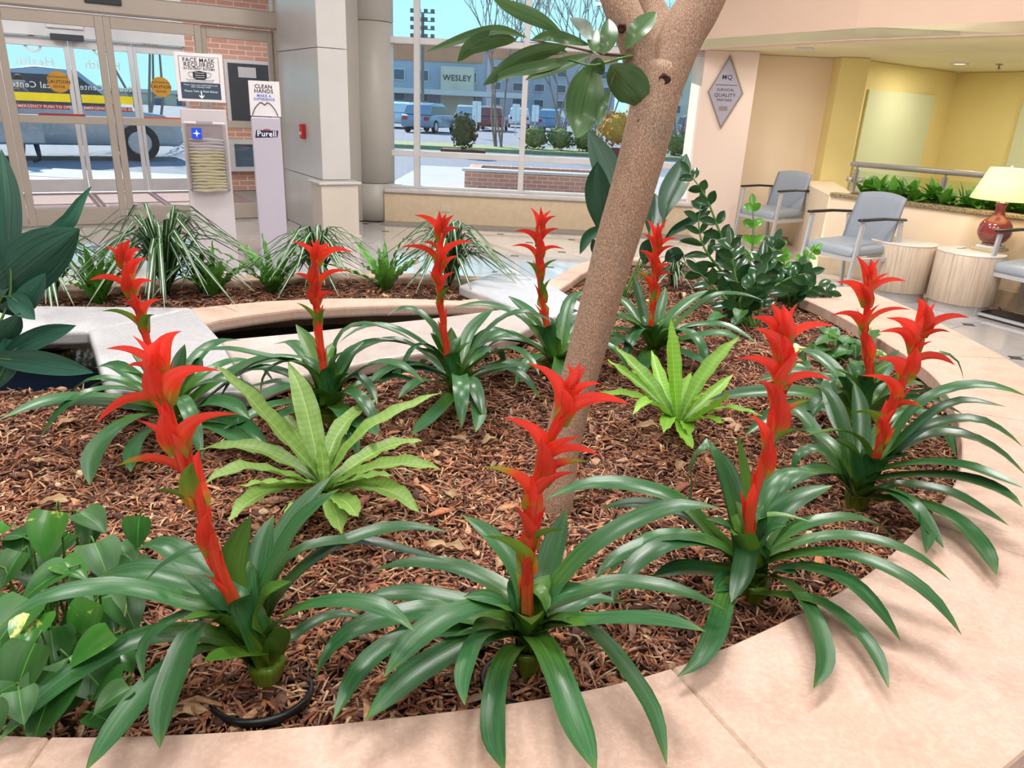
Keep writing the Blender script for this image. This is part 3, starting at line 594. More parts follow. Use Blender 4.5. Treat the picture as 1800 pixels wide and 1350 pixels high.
for a, b in zip(cuts[:-1], cuts[1:]):
    if b-a < 2: continue
    A, B = inner[a:b+1].copy(), outer_c[a:b+1].copy(); g = .0012
    for Q in (A, B):
        Q[0] += (Q[1]-Q[0])/np.linalg.norm(Q[1]-Q[0])*g; Q[-1] += (Q[-2]-Q[-1])/np.linalg.norm(Q[-2]-Q[-1])*g
    obj('cap_slab', bevel_vf(orient(strip(A, B, CZ-.06, CZ)), .004, 1), 'capstone', pl)
obj('joint', orient(strip(inner+nr*.006, outer_c-nr*.006, CZ-.055, CZ-.003)), 'inner_stone', pl)
obj('wall', orient(strip(inner+nr*.05, outer_c-nr*.035, 0, CZ-.055)), 'capstone', pl)
def slab(name, poly, m, z=CZ, th=.06, bev=.014, parent=pl): return obj(name, bevel_vf(orient(prism(poly, z-th, z)), bev, 3), m, parent)
slab('bridge_slab', wp([(154, 582), (338, 541), (385, 593), (440, 690), (187, 691)]), 'marble')
slab('side_slab', wp([(-260, 533), (338, 540), (152, 583), (-260, 592)]), 'marble')
nsf = wp([(386, 597), (521, 585), (640, 571), (740, 561), (830, 550), (898, 541)]); nsn = wp([(958, 561), (913, 586), (849, 607), (707, 625), (600, 645), (500, 665), (444, 688)])
slab('rear_cap', nsf+nsn, 'marble_warm'); cN = np.mean(np.array(nsf+nsn), 0); obj('rear_wall', orient(prism([p+V3(0, .06, 0)[:2] for p in nsn[::-1]]+[p+V3(0, .2, 0)[:2] for p in nsn], .1, CZ-.055)), 'basin', pl)
slab('bridge_slab', wp([(806, 503), (895, 470), (975, 505), (1047, 546), (958, 560), (900, 540)]), 'marble', CZ+.004)
RZ = .45; rn_ = wp([(340, 572), (383, 560), (440, 551), (521, 541), (661, 535), (750, 534), (815, 534), (900, 539)], RZ); rf_ = wp([(905, 515), (806, 527), (700, 523), (583, 523), (467, 528), (380, 536), (330, 541)], RZ)
slab('ring_cap', rn_+rf_, 'capstone', RZ, .07, .02)
# curbs
def curb(name, px, w, z=CZ-.02, parent=pl, world=None):
    P = np.array(world if world is not None else wp(px, z)); P = catmull(np.c_[P, np.zeros(len(P))], 30)[:, :2]; t = np.gradient(P, axis=0); t /= np.linalg.norm(t, axis=1)[:, None]; n = np.stack([-t[:, 1], t[:, 0]], 1)
    obj(name, bevel_vf(orient(strip(P-n*w/2, P+n*w/2, z-.05, z)), .012, 2), 'capstone', parent); obj('curb_wall', orient(strip(P-n*(w/2-.015), P+n*(w/2-.015), 0, z-.045)), 'inner_stone', parent)
    return P
E1 = [tuple(p) for p in wp([(962, 508), (1041, 462)])]; curb('curb', None, .13, CZ, world=E1+[(.85, 5.32), (1.2, 5.2), (1.5, 4.85), (1.62, 4.5)])
bc = wp([(-260, 528), (0, 512), (200, 500), (380, 490), (560, 484), (700, 483), (855, 490)], .44); curb('curb', None, .14, .44, world=bc)
# beds
bed = [tuple(p+n*.02) for p, n in zip(inner, nr)][::3]+[(1.5, 4.85), (1.2, 5.2), (.85, 5.32)]+E1[::-1]+[tuple(p) for p in wp([(975, 505), (1045, 547), (958, 548), (913, 573), (849, 594), (707, 612), (600, 632), (500, 652), (444, 676), (300, 680), (187, 684), (150, 655), (-100, 655), (-260, 650)])]+[(-2.5, 2.5)]
strip_bed = bc+[tuple(p) for p in rf_]+[tuple(p) for p in wp([(330, 541), (-260, 534)], .44)]
obj('basin_wall', prism(bed, .02, MZ-.03), 'basin', pl); obj('basin_wall', prism(strip_bed, .02, .38), 'inner_stone', pl)
obj('basin_floor', prism([(-3.6, 1.9), (.6, 1.9), (.6, 4.4), (-3.6, 4.4)], .1, .2), 'basin', pl)
tag(obj('water', prism([(-3.55, 1.95), (.55, 1.95), (.55, 4.35), (-3.55, 4.35)], .2, .30), 'water'), 'dark still water in the narrow channel behind the bed', 'water', kind='stuff')
def pip(poly, X, Y):
    poly = np.asarray(poly); inside = np.zeros(X.shape, bool); j = len(poly)-1
    for i in range(len(poly)):
        xi, yi = poly[i]; xj, yj = poly[j]
        c = ((yi > Y) != (yj > Y)) & (X < (xj-xi)*(Y-yi)/(yj-yi+1e-12)+xi); inside ^= c; j = i
    return inside
def hgt(x, y): return .012*np.sin(x*5.1+1)*np.cos(y*4.3)+.008*np.sin(x*13+y*9)+.006*np.cos(x*23-y*19)
def soil(name, poly, z, step, label):
    A = np.asarray(poly); x0, y0 = A.min(0)-step; x1, y1 = A.max(0)+step; X, Y = np.meshgrid(np.arange(x0, x1, step), np.arange(y0, y1, step)); k = pip(poly, X+step/2, Y+step/2); ny, nx = X.shape
    V = np.stack([X, Y, z+hgt(X, Y)], -1).reshape(-1, 3); I = np.arange(nx*ny).reshape(ny, nx)
    Fc = [(I[a, b], I[a, b+1], I[a+1, b+1], I[a+1, b]) for a, b in zip(*np.nonzero(k[:-1, :-1]))]
    u = np.unique(np.array(Fc)); mp = np.full(len(V), -1); mp[u] = np.arange(len(u)); return obj(name, (V[u], mp[np.array(Fc)]), 'soil', pl, True)
soil('soil', bed, MZ-.012, .03, ''); soil('soil', strip_bed, .395, .05, '')
CHC = [srgb(c)[:3] for c in ('8a5440', 'aa6c52', 'bc8462', 'cf9f78', '6c4234', '55362c', '997462', 'b59279', 'dcbc98', '7c5a4c', 'a3664c', 'c4835c', 'b87e62', 'c69a80')]
def chips(name, poly, z, n, label, smin, smax, near=None, x0=None):
    A = np.asarray(poly); lo, hi = A.min(0), A.max(0); P = []
    while len(P) < n:
        q = NR.uniform(lo, hi, (n*2, 2))
        if near is not None:
            d = np.linalg.norm(q, axis=1); q = q[NR.uniform(0, 1, len(q)) < np.clip((near/np.maximum(d, .3))**1.5, 0, 1)]
        q = q[pip(poly, q[:, 0], q[:, 1])]; u = [proj((a, b, z)) for a, b in q[:0]]; P += q.tolist()
    P = np.array(P[:n]); L = NR.uniform(smin, smax, n)**1; L = L*NR.choice([.5, .8, 1, 1.4, 2.1], n); big = NR.uniform(0, 1, n) < .08
    Wd = NR.uniform(.0014, .0036, n)+big*NR.uniform(.004, .012, n); Th = NR.uniform(.0008, .0022, n); az = NR.uniform(0, 2*math.pi, n); pt = NR.normal(0, .22, n); rl_ = NR.uniform(-.7, .7, n)
    T = np.stack([np.cos(az)*np.cos(pt), np.sin(az)*np.cos(pt), np.sin(pt)], 1); S = np.stack([-np.sin(az), np.cos(az), np.zeros(n)], 1); U = np.cross(T, S)
    S2 = S*np.cos(rl_)[:, None]+U*np.sin(rl_)[:, None]; U2 = np.cross(T, S2); Cn = np.stack([P[:, 0], P[:, 1], z+hgt(P[:, 0], P[:, 1])+NR.uniform(-.002, .012, n)], 1)
    bend = NR.normal(0, .12, n)*L; V = []
    for t, w in ((-1, .45), (0, 1), (1, .35)):
        c = Cn+T*(t*L/2)[:, None]+U2*(bend*(1-t*t))[:, None]
        for s, u in ((-1, -1), (1, -1), (1, 1), (-1, 1)): V.append(c+S2*(s*w*Wd)[:, None]+U2*(u*Th)[:, None])
    V = np.stack(V, 1).reshape(-1, 3); f = []
    for r in (0, 1):
        for k in range(4): f.append((r*4+k, r*4+(k+1) % 4, r*4+4+(k+1) % 4, r*4+4+k))
    f += [(3, 2, 1, 0), (8, 9, 10, 11)]; f = np.array(f); Fc = (np.arange(n)[:, None, None]*12+f).reshape(-1, 4)
    pal = np.array(CHC)[NR.integers(0, len(CHC), n)]*NR.uniform(.8, 1.35, (n, 1)); colr = np.repeat(np.c_[pal, np.ones(n)], 12, 0)
    me = bpy.data.meshes.new(name); me.vertices.add(len(V)); org = np.array([-.35, 2.9, z]); me.vertices.foreach_set('co', (V-org).ravel()); me.loops.add(Fc.size); me.loops.foreach_set('vertex_index', Fc.ravel()); me.polygons.add(len(Fc)); me.polygons.foreach_set('loop_start', np.arange(len(Fc))*4); me.update(calc_edges=True)
    a = me.color_attributes.new('tint', 'FLOAT_COLOR', 'POINT'); a.data.foreach_set('color', colr.ravel()); me.materials.append(M['chips'])
    o = bpy.data.objects.new(name, me); COL.objects.link(o); o.location = org; return tag(o, label, 'mulch', kind='stuff')
chips('bark_mulch', bed, MZ, 62000, 'reddish brown shredded bark mulch covering the planter bed', .012, .045, 1.9)
chips('bark_mulch', strip_bed, .40, 4000, 'brown bark mulch in the narrow rear bed under the spider plants', .015, .05)

# ================================================================== PLANTS
def blade(P, w, prof, side, cup=.25, nV=12, nU=4, wave=0, wf=7, curl=0):
    P = catmull(P, nV+1); T = np.gradient(P, axis=0); T /= np.linalg.norm(T, axis=1)[:, None]; V = []; uv = []; ph = R.uniform(0, 6)
    s = np.asarray(side, float)
    for i in range(nV+1):
        v = i/nV; q = s-(s@T[i])*T[i]; L = np.linalg.norm(q)
        if L > 1e-4: q /= L; s = q*.6+s/np.linalg.norm(s)*.4
        else: q = s
        n = np.cross(q, T[i]); n = n if n[2] > 0 or abs(n[2]) < 1e-6 else -n; ww = w*prof(v)
        for k in range(nU+1):
            u = 2*k/nU-1; z = cup*abs(u)**1.5*ww*.5+(wave*abs(u)*math.sin(wf*2*math.pi*v+ph+(1.2 if u > 0 else 0)))
            V.append(P[i]+q*u*ww/2+n*z); uv.append((k/nU, v))
    Fc = [(i*(nU+1)+k, i*(nU+1)+k+1, (i+1)*(nU+1)+k+1, (i+1)*(nU+1)+k) for i in range(nV) for k in range(nU)]
    return (np.array(V), Fc), np.array(uv)
p_brom = lambda v: (.85+.15*min(1, v/.25))*(1 if v < .68 else max(.02, 1-((v-.68)/.32)**2.2))
p_bract = lambda v: max(.02, (.72+.28*math.sin(math.pi*.5*min(1, v/.3)))*(1 if v < .3 else (1-((v-.3)/.7)**1.6)))
p_fern = lambda v: max(.02, (.22+.78*math.sin(math.pi*.5*min(1, v/.55)))*(1 if v < .6 else 1-((v-.6)/.4)**1.9))
p_oval = lambda v: max(.015, math.sin(math.pi*min(1, max(0, v))**.95)**.75)
p_asp = lambda v: max(.02, (.12 if v < .12 else .12+.88*math.sin(math.pi*.5*min(1, (v-.12)/.4)))*(1 if v < .55 else 1-((v-.55)/.45)**2.3))
p_heart = lambda v: max(.02, (math.sin(math.pi*min(1, v+.12)**.62))**.8 if v < .98 else .02)
p_narrow = lambda v: max(.05, (.5+.5*min(1, v/.2))*(1-v**3))
UP = V3(0, 0, 1)
def dside(a, b, roll=0.0):
    """width direction for a leaf running from a to b: horizontal, tilted by roll"""
    h = (b-a)*V3(1, 1, 0); L = np.linalg.norm(h)
    h = V3(0, -1, 0) if L < .03 else h/L
    n = np.cross(h, UP); n = n if n[1] > 0 else -n; roll = abs(roll)*abs(n[1])
    return n*math.cos(roll)+UP*math.sin(roll)
def trace(px, base, L, far=None, zmin=.49, d1=None):
    """leaf centre line through image points; depth runs from the crown to a tip reached after a blade length L"""
    tb = depth(base); up_, vp_ = px[-1]; rt = ray(up_, vp_); bx, by = proj(base); far = (vp_ < by-60) if far is None else far
    if d1 is None:
        pl_ = sum(math.hypot(px[i+1][0]-px[i][0], px[i+1][1]-px[i][1]) for i in range(len(px)-1)); ch = math.hypot(px[-1][0]-px[0][0], px[-1][1]-px[0][1]); c = L*max(.55, min(.97, ch/(pl_+1)))
        q = CP-base; A = rt@rt; B = 2*q@rt; Cc = q@q-c*c; D = B*B-4*A*Cc
        t = -B/(2*A) if D < 0 else (-B+(1 if far else -1)*math.sqrt(D))/(2*A)
    else: t = tb+d1
    if (CP+rt*t)[2] < zmin: t = (zmin-EYE)/rt[2]
    l = [0]
    for i in range(len(px)-1): l.append(l[-1]+math.hypot(px[i+1][0]-px[i][0], px[i+1][1]-px[i][1]))
    pts = []
    for (x, y), s in zip(px, l):
        f = .12+.88*s/l[-1]; P = CP+ray(x, y)*(tb+(t-tb)*f)
        zm = MZ+.03 if pip(bed, np.array([P[0], P[0]+.05, P[0]-.02]), np.array([P[1], P[1]-.09, P[1]-.1])).all() else CZ+.034
        if P[2] < zm: P = CP+ray(x, y)*((zm-EYE)/ray(x, y)[2])
        pts.append(P)
    return pts
BG = 'bromeliads flowering in the planter bed'
def bromeliad(label, basepx, leaves, stem, bracts, w=.05, L=.4, pot=False, olive=(), bw=.042, roll=.55, green=(), gtip=(), sr=.014, extra=0):
    base = atz(basepx[0], basepx[1], MZ+.01); t = empty('bromeliad', base, label, 'plant', BG); crown = base+V3(0, 0, .035)
    V, Fc = lathe([(.016, -.02), (.022, .0), (.028, .018), (.033, .036), (.034, .046), (.026, .05), (.01, .04)], tuple(base), 20); uv_ = np.stack([np.tile(np.arange(20)/20, 7), np.repeat(np.linspace(0, .4, 7), 20)], 1); V[:, :2] += (V[:, :2]-base[:2])*.09*np.sin(np.tile(np.arange(20), 7)*2*math.pi/20*5)[:, None]; obj('leaf_sheath', (V, Fc), 'brom_leaf_olive', t, True, uv_)
    for i, px in enumerate(leaves):
        kw = {}
        if isinstance(px, dict): kw = dict(px); px = kw.pop('p')
        ww = kw.pop('w', w); rl_ = kw.pop('roll', roll); cp = kw.pop('cup', .28)
        pts = trace(px, crown, kw.pop('L', L), **kw); st = base+V3(0, 0, .02)+(pts[0]-base)*V3(.12, .12, 0)
        sd = dside(base, pts[-1], rl_ if pts[-1][0] < base[0] else -rl_)
        VF, uv = blade([st]+pts, ww, p_brom, sd, cp, 15, 4); obj('leaf', VF, 'brom_leaf_olive' if i in olive else 'brom_leaf', t, True, uv)
    for k in range(extra):
        az = k*2.4+R.uniform(-.3, .3)+base[0]*5; d = V3(math.cos(az), math.sin(az), 0); LL_ = L*R.uniform(.75, .95); h_ = LL_*R.uniform(.22, .42); tz = max(R.uniform(-.02, .1), .02); q = [base+V3(0, 0, .02), base+d*LL_*.2+UP*(h_*.75+.02), base+d*LL_*.5+UP*(h_+.02), base+d*LL_*.72+UP*(h_*.8+.02), base+d*LL_*.88+UP*max(h_*.35, tz)]
        q = [np.array([p_[0], p_[1], max(p_[2], MZ+.02 if pip(bed, np.array([p_[0]]), np.array([p_[1]]))[0] else CZ+.02)]) for p_ in q]
        VF, uv = blade(q, w*R.uniform(.85, 1.05), p_brom, np.cross(d, UP), .3, 14, 4); obj('leaf', VF, 'brom_leaf', t, True, uv)
    Y = base[1]; sp = [crown+V3(0, 0, .0)]+[aty(x, y, Y-.0) for x, y in stem]; sp = catmull(sp, 14)
    V, Fc = tube(sp, np.linspace(sr, sr*.55, 14), 8); uv = np.stack([np.tile(np.arange(8)/8, 14), np.repeat(np.linspace(0, 1, 14), 8)], 1); st_ = obj('flower_stem', (V, Fc), 'stem_red', t, True, uv)
    for i, b in enumerate(bracts):
        ax, ay, tx, ty = b[:4]; fw = b[4] if len(b) > 4 else R.uniform(-.012, .018); wid = (b[5] if len(b) > 5 else 1)*bw
        A = aty(ax, ay, Y-.004*np.sign(fw)); B = aty(tx, ty, Y-fw); d = B-A; ln_ = np.linalg.norm(d); wid = min(wid*.72, .4*ln_); k = int(np.argmin(np.linalg.norm(sp-A, axis=1))); sd_ = sp[min(k+1, 13)]-sp[max(k-1, 0)]; sd_ /= np.linalg.norm(sd_)
        A = sp[k]*.6+A*.4; C_ = A+sd_*ln_*.5+d*.2-V3(0, 1, 0)*fw*.5; ts = np.linspace(0, 1, 6)[:, None]; Q = (1-ts)**2*A+2*ts*(1-ts)*C_+ts**2*B
        h = V3(0, 1, 0); im = np.cross(d/ln_, V3(0, 1, 0)); a_ = math.radians(52); s_ = im*math.sin(a_)+h*math.cos(a_)*(1 if d[0] < 0 else -1)*(1 if fw >= -.004 else -1)
        VF, uv = blade(Q, wid, p_bract, s_, .75, 10, 4); obj('bract', VF, 'bract_green' if i in green else 'bract_green_tip' if i in gtip else 'bract', t, True, uv)
    ga = R.uniform(0, 6); ax_ = aty(*stem[1], Y)-crown; Ht = np.linalg.norm(ax_); ax_ /= Ht; Ht = min(max(Ht, .1), .2)
    for k in range(5):
        az = ga+1+k*2*math.pi/5+R.uniform(-.3, .3); o_ = V3(math.cos(az), math.sin(az), 0); h_ = Ht*R.uniform(.8, 1.12); fl = R.uniform(.045, .085)
        VF, uv = blade([crown+o_*.008, crown+ax_*h_*.4+o_*.022, crown+ax_*h_*.8+o_*fl*.7, crown+ax_*h_+o_*fl*1.5], w*.95, p_brom, np.cross(o_, UP), .45, 10, 4); obj('leaf', VF, 'brom_leaf_olive' if k % 2 else 'brom_leaf', t, True, uv)
    for k in range(11):
        f = .16+.74*k/10; i = int(f*13); T_ = sp[min(i+1, 13)]-sp[max(i-1, 0)]; T_ /= np.linalg.norm(T_); az = ga+k*2.4; o_ = V3(math.cos(az), math.sin(az), 0); o_ -= (o_@T_)*T_; o_ /= np.linalg.norm(o_); A = sp[i]; ln_ = bw*(1.95-.45*f); s_ = np.cross(T_, o_)
        VF, uv = blade([A+o_*sr*.5, A+T_*ln_*.4+o_*(sr*.95), A+T_*ln_*.75+o_*(sr*1.25), A+T_*ln_+o_*(sr*2.0)], bw*(.74-.2*f), p_bract, s_, .0, 8, 4)
        V = np.asarray(VF[0]); c_ = A+((V-A)@T_)[:, None]*T_; dd_ = V-c_; rad = (dd_@o_); lat = dd_@s_; rr_ = np.maximum(rad, 1e-4); an = lat/np.maximum(rr_, sr*1.0)*.8; V = c_+(rr_*np.cos(an))[:, None]*o_+(rr_*np.sin(an))[:, None]*s_
        obj('bract', (V, VF[1]), 'bract_green_tip' if k < 1 else 'bract', t, True, uv)
    if pot:
        r_ = .088; q = base-V3(0, .03, 0); V, Fc = lathe([(r_-.014, MZ-.09), (r_-.002, MZ-.008), (r_+.005, MZ-.006), (r_+.005, MZ+.008), (r_-.004, MZ+.008), (r_-.007, MZ-.03)], (q[0], q[1], 0), 40); V[:, 2] += -.016*(V[:, 1]-q[1])/r_+.006; obj('pot', (V, Fc), 'pot', t, True)
    return t
b1L = [[(425, 1085), (334, 1066), (244, 1040), (163, 1037), (61, 1060), (-10, 1108)], [(400, 1130), (326, 1116), (244, 1126), (163, 1167), (81, 1224), (20, 1281), (-5, 1305)], {'p': [(410, 1140), (340, 1150), (281, 1191), (228, 1256), (183, 1317), (150, 1356)], 'w': .055}, {'p': [(415, 1105), (375, 1092), (340, 1115), (316, 1170), (293, 1240), (281, 1315)], 'w': .06, 'far': False}, {'p': [(410, 1085), (379, 1073), (338, 1077), (293, 1097), (253, 1138), (253, 1197)], 'w': .035, 'L': .3},
       [(420, 1085), (387, 1058), (346, 1028), (285, 1010), (224, 1004), (165, 1018)], {'p': [(420, 1075), (387, 1050), (359, 1010), (318, 975), (277, 955), (238, 967)], 'w': .055}, {'p': [(400, 1040), (379, 980), (354, 963), (318, 975), (277, 1000), (246, 1036)], 'w': .025, 'L': .25, 'd1': -.05}, {'p': [(425, 1100), (415, 1050), (408, 1000), (420, 950), (442, 906)], 'w': .05, 'd1': .02}, {'p': [(440, 1100), (448, 1030), (458, 975), (470, 930), (482, 905)], 'w': .05, 'd1': .1},
       {'p': [(452, 1101), (466, 1028), (500, 943), (542, 880), (583, 837)], 'w': .055, 'L': .45}, {'p': [(445, 1095), (480, 996), (524, 922), (565, 882), (597, 859)], 'w': .045, 'd1': .02}, {'p': [(469, 1097), (509, 1028), (570, 975), (640, 943), (715, 928), (787, 935)], 'w': .055, 'L': .45}, {'p': [(480, 1105), (530, 1072), (591, 1060), (652, 1066), (700, 1086), (729, 1110)], 'w': .05}, [(470, 1080), (505, 985), (570, 958), (640, 955), (700, 968), (793, 988)],
       {'p': [(480, 1130), (510, 1125), (545, 1100), (590, 1082), (640, 1085)], 'w': .035, 'L': .3}, {'p': [(470, 1150), (440, 1150), (407, 1152), (359, 1163)], 'w': .045, 'L': .2, 'far': False}, {'p': [(480, 1160), (490, 1130), (480, 1115), (470, 1120)], 'w': .05, 'L': .15, 'far': False}, {'p': [(450, 1130), (430, 1100), (405, 1090), (385, 1110)], 'w': .05, 'L': .16, 'far': False}]
b1B = [(272, 668, 233, 590, .02, 1.1), (288, 676, 319, 582, .015, 1.1), (275, 670, 280, 598, .03), (280, 660, 268, 602, .01), (260, 655, 187, 613), (270, 690, 222, 644, .0, 1.2), (305, 722, 389, 652, .02, 1.2), (290, 735, 169, 744, .02, 1.0), (329, 810, 420, 728, .015, 1.1), (315, 806, 241, 738, .03, 1.5), (310, 790, 288, 725, .045, 1.3), (322, 840, 204, 820), (338, 897, 340, 812, .04, 1.1), (345, 880, 350, 792, .0, 1.2), (330, 905, 270, 862, .02, 1), (375, 985, 368, 900, .04, 1.0), (290, 720, 262, 640, .045, 1.3)]
bromeliad('bromeliad nearest the pothos, leaning red spike, in a black pot by the cap', (470, 1195), b1L, [(418, 1070), (383, 996), (347, 870), (322, 815), (300, 740), (285, 680), (272, 615)], b1B, .057, .42, True, (8, 16, 17, 18), .046, gtip=(11,), green=(12, 14))
b2L = [[(915, 1070), (871, 1030), (801, 1000), (735, 992), (688, 996), (650, 1005)], {'p': [(915, 1085), (852, 1069), (793, 1087), (735, 1126), (675, 1190)], 'w': .062, 'far': False}, [(900, 1085), (850, 1070), (793, 1060), (723, 1046), (657, 1050), (620, 1062)], [(890, 1090), (832, 1090), (754, 1075), (690, 1088), (620, 1110), (575, 1150), (553, 1195)], {'p': [(890, 1100), (793, 1112), (715, 1120), (638, 1176), (585, 1268)], 'w': .055, 'far': False}, {'p': [(900, 1115), (850, 1120), (793, 1149), (723, 1192), (669, 1242), (642, 1266)], 'w': .06, 'far': False}, {'p': [(915, 1135), (888, 1160), (870, 1219), (868, 1297), (887, 1356)], 'w': .042, 'far': False},
       {'p': [(935, 1118), (958, 1141), (985, 1200), (1012, 1277), (1048, 1358)], 'w': .052, 'far': False}, {'p': [(950, 1098), (1003, 1092), (1055, 1124), (1102, 1182), (1146, 1252), (1172, 1345)], 'w': .045, 'far': False}, [(949, 1079), (1007, 1050), (1085, 1028), (1163, 1034), (1221, 1050), (1276, 1072)], {'p': [(955, 1070), (1000, 1005), (1046, 960), (1124, 914), (1202, 890), (1266, 893)], 'w': .055, 'L': .45}, {'p': [(955, 1098), (1027, 1094), (1105, 1090), (1182, 1096), (1240, 1110)], 'w': .05, 'roll': .5}, {'p': [(945, 1060), (962, 1000), (980, 940), (996, 894)], 'w': .05, 'd1': .06}, {'p': [(920, 1050), (900, 990), (858, 938), (813, 906)], 'w': .045, 'd1': .05},
       {'p': [(932, 1090), (928, 1050), (938, 1035), (955, 1050), (963, 1085)], 'w': .045, 'L': .2, 'far': False}, {'p': [(910, 1110), (845, 1120), (822, 1161), (813, 1200), (817, 1240)], 'w': .035, 'far': False}, {'p': [(940, 1110), (990, 1080), (1040, 1055), (1100, 1060)], 'w': .04, 'L': .3}, {'p': [(920, 1120), (880, 1105), (850, 1100), (830, 1110)], 'w': .05, 'L': .2, 'far': False}, {'p': [(940, 1120), (970, 1105), (1005, 1098), (1030, 1100)], 'w': .05, 'L': .2, 'far': False}]
b2B = [(1007, 710, 1020, 636, .02), (1000, 700, 998, 640, .0), (1010, 705, 1032, 643, .01), (1013, 722, 1057, 675, .01), (977, 760, 925, 638, .01, 1.2), (1000, 757, 1107, 711, .02, 1.3), (955, 802, 884, 734, .01, 1.3), (968, 807, 1022, 768, .04, 1.3), (964, 824, 1055, 801, .01), (955, 855, 1034, 812, .01, 1.2), (935, 905, 849, 821, .02, 1.2), (935, 900, 1011, 830, .02, 1.2), (945, 850, 950, 770, .05, 1.4), (930, 966, 992, 931, .02, .9), (930, 960, 905, 890, .03, 1.1), (925, 1015, 852, 943, .02, 1.3), (990, 740, 985, 680, .04, 1.2), (930, 990, 960, 890, -.02, 1.2)]
bromeliad('bromeliad at the front centre, its red spike crossing the tree trunk', (928, 1172), b2L, [(928, 1085), (927, 1032), (930, 927), (940, 870), (955, 800), (978, 745), (1003, 690), (1012, 660)], b2B, .057, .42, True, (14, 17, 18), .05, gtip=(9, 10), green=(13, 15))
b3L = [[(1300, 985), (1260, 950), (1215, 900), (1174, 872), (1100, 853), (1027, 853), (960, 877)], {'p': [(1295, 990), (1240, 930), (1180, 895), (1110, 885), (1052, 894)], 'w': .04}, {'p': [(1300, 985), (1285, 900), (1262, 815), (1240, 780), (1215, 830), (1213, 905)], 'w': .045, 'd1': .0}, {'p': [(1308, 985), (1295, 900), (1275, 830), (1250, 780)], 'w': .06, 'd1': .08}, {'p': [(1315, 960), (1318, 900), (1308, 830), (1297, 765)], 'w': .03, 'd1': .0}, {'p': [(1325, 960), (1338, 886), (1372, 840), (1405, 830), (1441, 833)], 'w': .045, 'd1': .08}, {'p': [(1328, 975), (1368, 908), (1409, 875), (1464, 853)], 'w': .06, 'd1': .12}, [(1335, 975), (1405, 928), (1486, 912), (1539, 922), (1576, 953)],
       [(1340, 985), (1417, 953), (1490, 945), (1568, 961), (1629, 990), (1672, 1022)], {'p': [(1340, 996), (1405, 977), (1486, 977), (1568, 1006), (1629, 1046), (1666, 1085), (1690, 1116)], 'L': .46}, {'p': [(1335, 1014), (1378, 1022), (1417, 1063), (1441, 1118), (1448, 1167), (1430, 1210)], 'w': .045, 'far': False}, {'p': [(1330, 1044), (1393, 1049), (1446, 1061), (1499, 1101), (1539, 1150), (1562, 1210)], 'w': .035, 'far': False}, {'p': [(1325, 1005), (1330, 965), (1318, 960), (1306, 1015), (1285, 1060)], 'w': .055, 'L': .22, 'far': False}, {'p': [(1305, 1020), (1283, 1032), (1270, 1068), (1254, 1122), (1226, 1168), (1190, 1190)], 'w': .045, 'far': False}, [(1300, 990), (1245, 957), (1182, 956), (1124, 988), (1081, 1040), (1075, 1065)], {'p': [(1305, 1010), (1250, 1004), (1200, 1000), (1145, 1014)], 'w': .05, 'L': .25}, [(1300, 985), (1240, 955), (1180, 950), (1110, 970), (1070, 990), (1045, 1022)], {'p': [(1310, 965), (1325, 918), (1364, 906), (1429, 918)], 'w': .03, 'd1': -.04}, {'p': [(1330, 1020), (1360, 1000), (1400, 1010)], 'w': .05, 'L': .16}, {'p': [(1310, 1030), (1280, 1020), (1255, 1040)], 'w': .05, 'L': .16, 'far': False}]
b3B = [(1377, 600, 1354, 534, .015), (1380, 600, 1402, 532, .015), (1378, 600, 1376, 536, .03), (1375, 625, 1320, 559, .0, 1.4), (1368, 640, 1325, 576, .025, 1.3), (1392, 615, 1466, 573, .01), (1381, 678, 1409, 612, .04, 1.4), (1373, 683, 1295, 630, .01, 1.1), (1377, 700, 1462, 669, .01, 1), (1359, 778, 1366, 687, .045, 1.4), (1366, 763, 1425, 703, .01, 1.2), (1341, 792, 1316, 729, .01, .8), (1345, 807, 1409, 754, .01, .9), (1372, 660, 1378, 590, .035, 1.2), (1335, 850, 1348, 770, .04, 1.1), (1365, 730, 1330, 670, .02, 1.1)]
bromeliad('bromeliad with long leaves over the cap, third along the front from the pothos', (1322, 1052), b3L, [(1318, 960), (1318, 900), (1330, 850), (1350, 795), (1363, 722), (1373, 669), (1378, 610), (1380, 575)], b3B, .054, .42, False, (4, 17), .05, gtip=(10,), green=(12,), extra=2)
